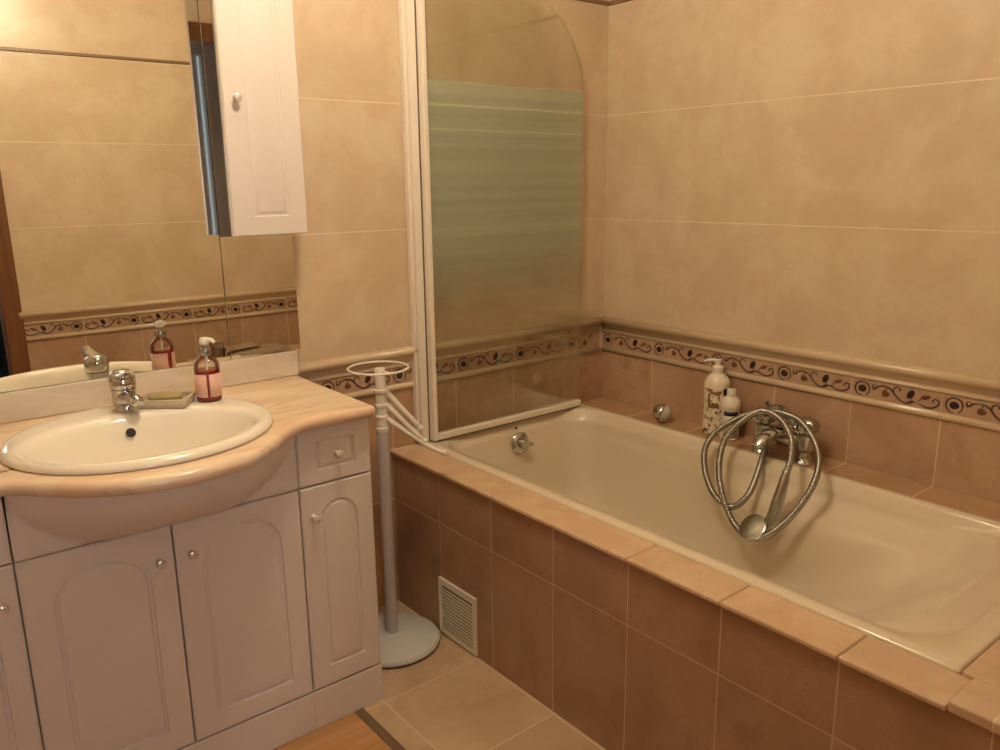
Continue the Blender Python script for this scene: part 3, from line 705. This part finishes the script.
tag(sd, 'rectangular beige stoneware soap dish between basin tap and red soap bottle', 'soap dish')
bm = NB(); c = Vector(DC)+Vector((0,0,0.019))
ball(bm, c, 0.5, 20, (0.080, 0.050, 0.026)); 
for v in bm.verts:
    d = v.co-c; v.co = c + Vector((math.copysign(abs(d.x/0.04)**0.6*0.040, d.x), math.copysign(abs(d.y/0.025)**0.6*0.024, d.y), math.copysign(abs(d.z/0.013)**0.7*0.0085, d.z)))
rotz(bm, c, DA)
so = obj('soap_bar', bm, plain('olive green soap', (0.33,0.27,0.10), 0.45, var=.1), None, smooth=True, origin=tuple(c))
tag(so, 'worn olive green soap bar lying in the stoneware dish', 'soap')

def tglass(name, tint, f=0.9):
    g = G(name); g.t.nodes.remove(g.b); tr = g.n('ShaderNodeBsdfTransparent'); tr.inputs[0].default_value = rgb(*tint)
    gl = g.n('ShaderNodeBsdfGlossy'); gl.inputs['Roughness'].default_value = 0.04; fr = g.n('ShaderNodeFresnel'); fr.inputs[0].default_value = 1.5
    m = g.n('ShaderNodeMixShader'); g.L(g.math('MULTIPLY', fr.outputs[0], f), m.inputs[0]); g.L(tr.outputs[0], m.inputs[1]); g.L(gl.outputs[0], m.inputs[2])
    g.L(m.outputs[0], g.out.inputs['Surface']); return g.m
M['clear'] = tglass('clear plastic', (0.93,0.92,0.88))
M['red'] = plain('red liquid soap', (0.50,0.018,0.025), 0.12, coat=.5)
M['pinklabel'] = None
def label_mat(name, bg, inks, z0, z1, rows, seed):
    """printed label: small rows of lettering-like marks, in object space"""
    g = G(name); sp = g.n('ShaderNodeSeparateXYZ'); g.L(g.objc(), sp.inputs[0])
    an = g.math('ARCTAN2', sp.outputs[1], sp.outputs[0])
    v = g.math('MULTIPLY', g.ramp(sp.outputs[2], z0, z1, 0, 1, False), rows); fr = g.math('FRACT', v)
    row = g.math('MULTIPLY', g.math('GREATER_THAN', fr, 0.3), g.math('LESS_THAN', fr, 0.72))
    cb = g.n('ShaderNodeCombineXYZ'); g.L(g.math('MULTIPLY', an, 26.0), cb.inputs[0]); g.L(g.math('FLOOR', v), cb.inputs[1]); cb.inputs[2].default_value = seed
    n = g.noise(cb.outputs[0], 1.2, 2, 0.6); m = g.math('MULTIPLY', row, g.ramp(n, 0.5, 0.56, 0, 0.55))
    g.L(g.mix(m, rgb(*bg), rgb(*inks)), g.b.inputs['Base Color']); g.b.inputs['Roughness'].default_value = 0.4; return g.m
PX, PY, PZ = -1.577, -0.192, 0.8462
dp = thing('soap_dispenser', 'clear pump bottle of red liquid soap with pink label on the washbasin rim', 'soap dispenser', (PX, PY, PZ))
k = 0.0300
bm = NB(); lathe(bm, [(0,0.0),(k-.003,0.0),(k,0.004),(k,0.082),(k-.001,0.090),(k-.005,0.098),(k-.011,0.105),(0.013,0.110),(0.012,0.113),(0.012,0.117),(0,0.117)], (PX,PY,PZ), seg=40)
obj('bottle', bm, M['clear'], dp, auto=40)
bm = NB(); lathe(bm, [(0,0.001),(k-.005,0.001),(k-.002,0.004),(k-.002,0.076),(0,0.076)], (PX,PY,PZ), seg=40); obj('liquid_soap', bm, M['red'], dp, auto=40)
def label_strip(name, c, r, a0, a1, z0, z1, mat, parent, n=24, lift=0.0006):
    bm = NB(); R = []
    for i in range(n+1):
        a = a0+(a1-a0)*i/n
        R.append([bm.verts.new((c[0]+(r+l)*math.cos(a), c[1]+(r+l)*math.sin(a), z)) for z, l in ((z0, lift), (z1, lift))])
    for i in range(n): bm.faces.new((R[i][0], R[i+1][0], R[i+1][1], R[i][1]))
    o = obj(name, bm, mat, parent, auto=60); s = o.modifiers.new('t', 'SOLIDIFY'); s.thickness = 0.0004; s.offset = 0; return o
fa = math.atan2(-2.1266-PY, -2.2186-PX)
pl = label_mat('pink paper label', (0.80,0.50,0.42), (0.45,0.12,0.12), 0.010, 0.072, 12, 3)
label_strip('label', (PX,PY), k, fa+0.10, fa+2.95, PZ+0.012, PZ+0.068, pl, dp)
label_strip('label', (PX,PY), k, fa-2.95, fa-0.10, PZ+0.012, PZ+0.068, pl, dp)
bm = NB(); lathe(bm, [(0,0.112),(0.0145,0.112),(0.015,0.114),(0.015,0.127),(0.0135,0.130),(0.006,0.131),(0.0055,0.138),(0,0.138)], (PX,PY,PZ), seg=28); obj('pump_collar', bm, M['chromeb'], dp, auto=40)
bm = NB(); tube(bm, [(PX,PY,PZ+.012),(PX+.001,PY,PZ+.118)], 0.0028, 8); obj('dip_tube', bm, M['whiteplastic'], dp, smooth=True)
hd = Vector((0.80,-0.60,0)).normalized()
bm = NB(); lathe(bm, [(0,0.137),(0.009,0.137),(0.0115,0.140),(0.0115,0.149),(0.009,0.154),(0,0.156)], (PX,PY,PZ), seg=24)
oval_sweep(bm, [Vector((PX,PY,PZ+.147)), Vector((PX,PY,PZ+.149))+hd*.010, Vector((PX,PY,PZ+.147))+hd*.019, Vector((PX,PY,PZ+.141))+hd*.024], [(.008,.006),(.0075,.006),(.006,.005),(.0045,.004)])
obj('pump_head', bm, M['whiteplastic'], dp, auto=50)

# ------------------------------------------------------------------ mirrors and wall cabinet
MX = -1.4515
o = box('mirror', (-2.262, MX-0.0008, -0.008, -0.002, 0.9005, 2.02), M['mirror'], None, bevel=0.001, seg=1, origin=(-1.85,-0.005,0.9005)); tag(o, 'large frameless wall mirror panel above the washbasin', 'mirror'); o.rotation_euler.x = -0.008; o.location.y = -0.014
o = box('mirror', (MX+0.0008, -1.249, -0.008, -0.002, 0.9005, 1.226), M['mirror'], None, bevel=0.001, seg=1, origin=(-1.35,-0.005,0.9005)); tag(o, 'narrow mirror panel under the white wall cabinet', 'mirror'); o.rotation_euler.x = -0.008; o.location.y = -0.014
wc = thing('wall_cabinet', 'tall slim white wall cabinet with round-knobbed door beside the mirror', 'wall cabinet', (-1.35, -0.05, 1.229))
WX0, WX1, WZ0, WZ1 = MX+0.003, -1.249, 1.229, 1.95
box('carcass', (WX0, WX1, -0.094, -0.002, WZ0, WZ1), M['white'], wc, bevel=.001)
box('side_mirror', (WX0-0.003, WX0, -0.092, -0.0085, WZ0+.001, WZ1), M['mirrorside'], wc)
d = front('door', WX0-0.002, WX1, WZ0, WZ1, -0.114, 0.018, (-1.346, 0.0475, 1.277, 1.86, 0.046), M['white'], wc, groove=0.0030)
knob('knob', -1.418, -0.114, 1.563, d)

# ------------------------------------------------------------------ towel stand
tsx, tsy = -1.105, -0.205
ts = thing('towel_stand', 'white freestanding towel stand with swivel arms, top ring and round base', 'towel stand', (tsx, tsy, 0))
bm = NB(); lathe(bm, [(0,0.004),(0.136,0.004),(0.141,0.007),(0.143,0.014),(0.139,0.021),(0.124,0.026),(0.03,0.036),(0.0255,0.040),(0,0.040)], (tsx,tsy,0), seg=64)
obj('base', bm, M['greywhite'], ts, auto=35)
bm = NB(); lathe(bm, [(0,0),(0.137,0),(0.138,0.002),(0.137,0.005),(0,0.005)], (tsx,tsy,0), seg=64); obj('rubber_rim', bm, M['black'], ts, auto=35)
bm = NB(); lathe(bm, [(0,0.038),(0.0175,0.038),(0.0175,0.675),(0,0.675)], (tsx,tsy,0), seg=32); obj('pole', bm, plain('grey lacquered tube', (0.50,0.46,0.45), 0.25), ts, auto=35)
bm = NB(); lathe(bm, [(0,0.672),(0.0180,0.672),(0.0186,0.675),(0.0186,0.682),(0.0162,0.685),(0.0162,0.708),(0.0184,0.711),(0.0184,0.718),(0.0162,0.721),(0.0162,0.742),(0.0184,0.745),(0.0184,0.752),(0.0162,0.755),(0.0162,0.782),(0.0186,0.785),(0.0186,0.793),(0.0148,0.796),(0.0148,0.852),(0.0135,0.855),(0,0.855)], (tsx,tsy,0), seg=32)
obj('swivel_head', bm, M['whiteplastic'], ts, auto=35)
def arm(p0, p1, tip):
    p0, p1, tip = Vector(p0), Vector(p1), Vector(tip)
    bm = NB(); mid = p0*.5+p1*.5 - Vector((0,0,0.001)); pts = catmull([p0, mid, p1, tip], 8)
    n = len(pts); tube(bm, pts, [0.0085-0.0030*i/(n-1) for i in range(n)], 14)
    o = obj('arm', bm, M['whiteplastic'], ts, smooth=True)
    bm = NB(); ball(bm, tip, 0.0092, 16); obj('ball_tip', bm, M['whiteplastic'], o, smooth=True)
ARMS = [((tsx+.014,tsy-.010,.795),(-1.020,-.268,.698),(-1.008,-.262,.672)),
        ((tsx+.014,tsy-.010,.752),(-1.003,-.292,.665),(-.985,-.285,.636)),
        ((tsx+.010,tsy-.010,.706),(-.972,-.318,.622),(-.935,-.330,.600))]
ARMS = [((tsx+.010,tsy-.010,.788),(-1.034,-.267,.697),(-1.022,-.276,.680)),
        ((tsx+.010,tsy-.010,.750),(-1.032,-.277,.660),(-1.018,-.286,.643)),
        ((tsx+.010,tsy-.010,.708),(-1.006,-.302,.624),(-.974,-.322,.607))]
for a in ARMS: arm(*a)
bm = NB(); RC = Vector((-1.088,-.167,.846)); rr_ = 0.085
cxr, cyr = tsx+0.004, tsy-0.0+0.028
tube(bm, [(RC.x+rr_*math.cos(2*PI*k/64), RC.y+rr_*math.sin(2*PI*k/64), RC.z) for k in range(64)], 0.0036, 10, closed=True)
tube(bm, [(tsx,tsy,0.846),(RC.x-0.01, RC.y-rr_*0.99, 0.846)], 0.0036, 10)
obj('top_ring', bm, M['whiteplastic'], ts, smooth=True)

# ------------------------------------------------------------------ things on the wall ledge
bt = thing('lotion_bottle', 'tall white pump bottle with dark floral pattern on the bath ledge', 'bottle', (-0.046,-0.566,DZ))
def floral():
    g = G('white bottle with printed flowers'); P = g.objc(); mp = g.n('ShaderNodeMapping'); g.L(P, mp.inputs[0]); mp.inputs['Scale'].default_value = (1,1,0.75)
    n = g.noise(mp.outputs[0], 36, 3, 0.5, 1.2); n2 = g.noise(mp.outputs[0], 62, 3, 0.6, 0.8)
    col = g.mix(g.ramp(n, 0.555, 0.585), rgb(0.74,0.66,0.50), rgb(0.20,0.115,0.05)); col = g.mix(g.ramp(n2, 0.60, 0.63), col, rgb(0.14,0.12,0.03))
    sp = g.n('ShaderNodeSeparateXYZ'); g.L(P, sp.inputs[0]); msk = g.ramp(sp.outputs[2], 0.158, 0.160, 1, 0)
    col = g.mix(msk, rgb(0.78,0.70,0.56), col); g.L(col, g.b.inputs['Base Color']); g.b.inputs['Roughness'].default_value = 0.25; return g.m
bc = (-0.046,-0.566,DZ+.0004); BR = 0.042
bm = NB(); lathe(bm, [(0,0),(BR-.004,0),(BR,0.004),(BR,0.165),(BR-.001,0.176),(BR-.007,0.190),(BR-.018,0.201),(0.018,0.206),(0.0165,0.208),(0,0.208)], bc, seg=44); obj('bottle', bm, floral(), bt, auto=40)
bm = NB(); lathe(bm, [(0,0.206),(0.017,0.206),(0.0175,0.208),(0.0175,0.226),(0.014,0.230),(0.0095,0.231),(0.009,0.243),(0,0.243)], bc, seg=28); obj('pump_collar', bm, M['whiteplastic'], bt, auto=40)
hd = Vector((-0.55,0.83,0)).normalized(); b3 = Vector(bc)
bm = NB(); lathe(bm, [(0,0.241),(0.012,0.241),(0.013,0.244),(0.012,0.250),(0,0.252)], bc, seg=22)
oval_sweep(bm, [b3+Vector((0,0,.247)), b3+Vector((0,0,.248))+hd*.02, b3+Vector((0,0,.246))+hd*.036, b3+Vector((0,0,.240))+hd*.045], [(.009,.005),(.0075,.005),(.006,.004),(.0045,.0035)])
obj('pump_head', bm, M['whiteplastic'], bt, auto=50)
def flat_label(name, c, r, ang, half, z0, z1, mat, parent): return label_strip(name, c, r, ang-half, ang+half, z0, z1, mat, parent)
va = math.atan2(-2.1266+0.578, -2.2186+0.072)
flat_label('label', bc, BR, va+0.75, 0.26, DZ+0.138, DZ+0.160, plain('dark label', (0.03,0.025,0.04), .4), bt)
b2 = thing('lotion_bottle', 'small white bottle with navy and white label in front of the tall one', 'bottle', (-0.073,-0.640,DZ))
r2 = 0.030
s2 = (-0.062,-0.634,DZ+.0004)
bm = NB(); lathe(bm, [(0,0),(r2-.003,0),(r2,0.003),(r2,0.104),(r2+.002,0.109),(r2+.002,0.117),(r2-.001,0.128),(r2-.008,0.136),(0.016,0.142),(0.013,0.144),(0,0.144)], s2, seg=36); obj('bottle', bm, plain('off-white plastic', (0.78,0.72,0.60), .25), b2, auto=40)
bm = NB(); lathe(bm, [(0,0.142),(0.0145,0.142),(0.015,0.144),(0.0145,0.164),(0.013,0.166),(0,0.166)], s2, seg=28); obj('cap', bm, M['whiteplastic'], b2, auto=40)
flat_label('label', s2, r2, va+0.05, 0.80, DZ+0.010, DZ+0.082, label_mat('white printed label', (0.66,0.60,0.52), (0.12,0.11,0.10), 0.012, 0.094, 11, 8), b2)
o = flat_label('navy_band', s2, r2, va+0.05, 0.80, DZ+0.083, DZ+0.097, plain('navy band', (0.015,0.018,0.05), .35), b2)

# round chrome and clear ball knob
kb = thing('ledge_knob', 'round chrome and frosted knob lying on the wall ledge of the bath', 'knob', (-0.092,-0.350,DZ))
kc = Vector((-0.085,-0.372,DZ+0.034)); ka = Vector((0.45,-0.80,-0.35)).normalized()
bm = NB(); lathe(bm, [(0,-.033),(.012,-.031),(.022,-.025),(.029,-.016),(.0325,-.006),(.0325,-.003),(.029,-.001),(0,-.001)], kc, -ka*-1, seg=32); obj('chrome_half', bm, M['chrome'], kb, auto=40)
bm = NB(); lathe(bm, [(0,0),(.029,0),(.0325,.003),(.032,.008),(.028,.018),(.020,.026),(.010,.031),(0,.032)], kc, ka, seg=32)
obj('frosted_half', bm, plain('frosted acrylic', (0.50,0.48,0.40), .12, coat=.6), kb, auto=40)
bm = NB(); tube(bm, [kc+ka*.012+Vector((0.0,-.018,.024)), kc+ka*.028+Vector((0,-.004,.006)), kc+ka*.020+Vector((0,.012,-.018))], .0028, 8); obj('band', bm, M['chrome'], kb, smooth=True)

# bath mixer on the ledge
mx = -0.092; mz = 0.605
bmx = thing('bath_mixer', 'chrome two-handle bath mixer with shower cradle mounted on the bath ledge', 'bath mixer', (mx, -0.85, DZ))
for yy in (-0.775, -0.918):
    bm = NB(); lathe(bm, [(0,0),(0.031,0),(0.032,0.003),(0.028,0.010),(0.018,0.018),(0.017,0.034),(0.024,0.042),(0.027,0.052),(0.027,0.084),(0.022,0.090),(0.014,0.093),(0,0.093)], (mx, yy, DZ), seg=32); obj('pillar', bm, M['chrome'], bmx, auto=35)
    bm = NB(); R_ = []
    for rad, h in ((0.014,0.091),(0.027,0.094),(0.033,0.101),(0.034,0.118),(0.030,0.130),(0.020,0.137),(0.004,0.139)):
        R_.append([(mx+rad*(1+.13*math.cos(6*t))*math.cos(t), yy+rad*(1+.13*math.cos(6*t))*math.sin(t), DZ+h) for t in [2*PI*k/48 for k in range(48)]])
    loft(bm, R_, cap_last=True, cap_first=True); obj('handle', bm, M['chrome'], bmx, auto=50)
bm = NB(); lathe(bm, [(0,0),(0.018,0),(0.020,0.012),(0.027,0.030),(0.031,0.050),(0.031,0.080),(0.027,0.098),(0.020,0.112),(0.018,0.122),(0,0.122)], (mx, -0.786, mz-.008), (0,-1,0), seg=32); obj('body', bm, M['chrome'], bmx, auto=40)
bm = NB(); oval_sweep(bm, [(mx-.006,-.848,mz+.004),(mx-.040,-.846,mz+.016),(mx-.078,-.842,mz+.016),(mx-.110,-.838,mz+.002),(mx-.124,-.836,mz-.012)], [(.042,.022),(.036,.019),(.028,.015),(.021,.012),(.017,.010)])
obj('spout', bm, M['chrome'], bmx, auto=50)
bm = NB(); lathe(bm, [(0,0),(0.014,0),(0.013,0.020),(0.018,0.026),(0.018,0.034),(0,0.036)], (mx, -0.842, mz+.018), seg=24)
oval_sweep(bm, [(mx+.004,-.790,mz+.070),(mx-.006,-.812,mz+.076),(mx-.010,-.842,mz+.070),(mx-.012,-.872,mz+.056),(mx-.012,-.892,mz+.042)], [(.014,.008),(.026,.013),(.030,.015),(.024,.012),(.013,.007)])
for s in (-1, 1): tube(bm, [(mx-.010,-.822+s*.010,mz+.074),(mx-.022,-.822+s*.022,mz+.086),(mx-.026,-.822+s*.024,mz+.098)], [.008,.008,.006], 12)
obj('cradle', bm, M['chrome'], bmx, auto=45)
bm = NB(); lathe(bm, [(0,0),(0.012,0),(0.012,0.016),(0.009,0.020),(0,0.020)], (mx-.045,-.812,mz-.018), (0,0,-1), seg=20); tube(bm, [(mx-.005,-.815,mz-.004),(mx-.045,-.812,mz-.006),(mx-.045,-.812,mz-.022)], .010, 14)
obj('hose_outlet', bm, M['chrome'], bmx, auto=45)

# hand shower with its spiral metal hose
HOSE = [(-0.14,-0.812,0.572),(-0.16,-0.824,0.545),(-0.23,-0.853,0.508),(-0.3,-0.873,0.47),(-0.31,-0.829,0.422),(-0.3,-0.764,0.431),(-0.27,-0.703,0.476),(-0.23,-0.665,0.538),(-0.2,-0.681,0.594),(-0.17,-0.726,0.637),(-0.15,-0.798,0.677),(-0.14,-0.875,0.683),(-0.15,-0.94,0.669),(-0.19,-1.011,0.623),(-0.25,-1.05,0.569),(-0.31,-1.044,0.496),(-0.335,-0.991,0.412),(-0.34,-0.93,0.368),(-0.33,-0.856,0.38),(-0.31,-0.796,0.443),(-0.27,-0.748,0.514),(-0.22,-0.729,0.584),(-0.19,-0.765,0.646),(-0.185,-0.828,0.690),(-0.190,-0.891,0.680),(-0.215,-0.945,0.640),(-0.245,-0.966,0.594),(-0.27,-0.972,0.561)]
hs = thing('hand_shower', 'chrome hand shower with spiral metal hose looped over the bath mixer', 'hand shower', (-0.33,-0.92,0.39))
path = catmull(HOSE, 60)
# resample by length
out = [path[0]]; acc = 0; step = 0.0015
for a, b in zip(path, path[1:]):
    d = (b-a).length
    while acc + d >= step:
        t = (step-acc)/d; a = a.lerp(b, t); out.append(a.copy()); d = (b-a).length; acc = 0
    acc += d
bm = NB(); tube(bm, out, [(0.0102, 0.0102, 0.0098, 0.0068, 0.0098)[i % 5] for i in range(len(out))], 10); obj('hose', bm, M['chromeb'], hs, smooth=True)
h0, h1, h2, h3 = Vector((-0.27,-0.972,0.565)), Vector((-0.29,-0.970,0.506)), Vector((-0.31,-0.963,0.44)), Vector((-0.318,-0.946,0.400))
hp = catmull([h0, h1, h2, h3], 8); n = len(hp)
bm = NB(); tube(bm, hp, [interp([0,.08,.1,.5,.9,1],[.011,.011,.013,.0175,.0135,.015], i/(n-1)) for i in range(n)], 18); obj('handle', bm, M['chromeh'], hs, smooth=True)
bm = NB(); hc = Vector((-0.326,-0.922,0.386)); ha = Vector((-0.62,0.10,0.60)).normalized()
lathe(bm, [(0,-.018),(.018,-.016),(.032,-.007),(.040,.006),(.042,.014),(.040,.019),(.034,.021),(.010,.022),(0,.022)], hc, ha, seg=36); obj('shower_head', bm, M['chromeh'], hs, auto=40)

# ------------------------------------------------------------------ things at the bath's far end, visible in the mirror only
cl = plain('grey brown terry cloth', (0.34,0.25,0.16), 0.9, var=.25, vscale=60)
def cloth(name, c, a, b, h, ang, seed, lab):
    bm = NB(); rnd = random.Random(seed); nx, ny = 26, 16; ph = rnd.random()*6
    def P(i, j, top):
        u = -1+2*i/nx; v = -1+2*j/ny; x = u*a*(1+.06*math.sin(3*v+ph)); y = v*b*(1+.08*math.sin(2.4*u+ph))
        e = max(0, 1-max(abs(u), abs(v))**6)**.5
        z = (h*(.72+.16*math.sin(2.7*u+ph)+.12*math.cos(3.3*v+u*2+ph)))*e + .002 if top else 0
        return (c[0]+x*math.cos(ang)-y*math.sin(ang), c[1]+x*math.sin(ang)+y*math.cos(ang), c[2]+z)
    T = [[bm.verts.new(P(i,j,1)) for j in range(ny+1)] for i in range(nx+1)]; Bq = [[bm.verts.new(P(i,j,0)) for j in range(ny+1)] for i in range(nx+1)]
    for i in range(nx):
        for j in range(ny):
            bm.faces.new((T[i][j],T[i+1][j],T[i+1][j+1],T[i][j+1])); bm.faces.new((Bq[i][j],Bq[i][j+1],Bq[i+1][j+1],Bq[i+1][j]))
    for i in range(nx): bm.faces.new((T[i][0],Bq[i][0],Bq[i+1][0],T[i+1][0])); bm.faces.new((T[i][ny],T[i+1][ny],Bq[i+1][ny],Bq[i][ny]))
    for j in range(ny): bm.faces.new((T[0][j],T[0][j+1],Bq[0][j+1],Bq[0][j])); bm.faces.new((T[nx][j],Bq[nx][j],Bq[nx][j+1],T[nx][j+1]))
    o = obj(name, bm, cl, None, smooth=True, origin=c); tag(o, lab, 'cloth'); return o
EZ = DZ+0.0105
dish = box('soap_tray', (-0.84,-0.59,-1.87,-1.78,EZ,EZ+.016), M['whiteplastic'], None, bevel=.004, origin=(-0.675,-1.815,EZ)); tag(dish, 'small white tray under folded cloths, seen in the narrow mirror', 'tray')
cloth('folded_cloth', (-0.650,-1.835,EZ+.0165), 0.155, 0.055, 0.032, 0.05, 1, 'larger folded grey-brown cloth lying on the white tray, seen in the mirror')
cloth('folded_cloth', (-0.740,-1.845,EZ+.0485), 0.085, 0.045, 0.022, -0.1, 2, 'smaller folded cloth lying on top of the larger cloth, seen in the mirror')
gj = thing('glass_jar', 'small clear jar with metal clasp, seen in the mirror beside the soap bottle', 'jar', (-0.87,-1.80,EZ))
bm = NB(); lathe(bm, [(0,0),(.034,0),(.037,.004),(.037,.062),(.033,.070),(.033,.074),(.030,.074),(.030,.070),(.034,.060),(.034,.006),(0,.005)], (-0.87,-1.80,EZ), seg=28); obj('jar_body', bm, tglass('grey clear glass', (.75,.74,.68), 1.6), gj, auto=40)
bm = NB(); lathe(bm, [(0,.074),(.035,.074),(.036,.078),(.036,.090),(.030,.094),(0,.095)], (-0.87,-1.80,EZ), seg=28); obj('jar_lid', bm, M['chromeb'], gj, auto=40)

# navy curtain hanging in the hall, the blue seen in the mirror's left edge
def curtain():
    bm = NB(); n = 60; R = []
    for i in range(n+1):
        x = -1.72+.80*i/n; y = -3.55+.03*math.sin(i*.9)+.012*math.sin(i*2.1)
        R.append([(x, y, .05), (x, y, 1.0), (x, y, 2.1)])
    R2 = [[(p[0], p[1]-.006, p[2]) for p in r] for r in R]
    loft(bm, [r for r in R], closed=False); loft(bm, R2, closed=False); return bm
o = obj('hall_curtain', curtain(), M['navy'], None, smooth=True, origin=(-1.32,-3.55,.05)); tag(o, 'navy blue curtain in the hall, a sliver at the mirror left edge', 'curtain')

# ------------------------------------------------------------------ ceiling lamp (the room's light)
cl_ = thing('ceiling_lamp', 'round opal globe ceiling lamp above the middle of the bathroom', 'lamp', (LAMP_POS[0], LAMP_POS[1], CEIL))
bm = NB(); lathe(bm, [(0,0),(0.075,0),(0.075,-.018),(0.055,-.030),(0.045,-.075),(0,-.075)], (LAMP_POS[0], LAMP_POS[1], CEIL-.0005), seg=32); obj('ceiling_rose', bm, M['whiteplastic'], cl_, auto=35)
gm = G('warm opal globe'); gm.b.inputs['Base Color'].default_value = rgb(.9,.88,.8); gm.b.inputs['Emission Color'].default_value = (*LAMP_COL, 1); gm.b.inputs['Emission Strength'].default_value = LAMP_E
bm = NB(); ball(bm, LAMP_POS, LAMP_R, 20); obj('globe', bm, gm.m, cl_, smooth=True)
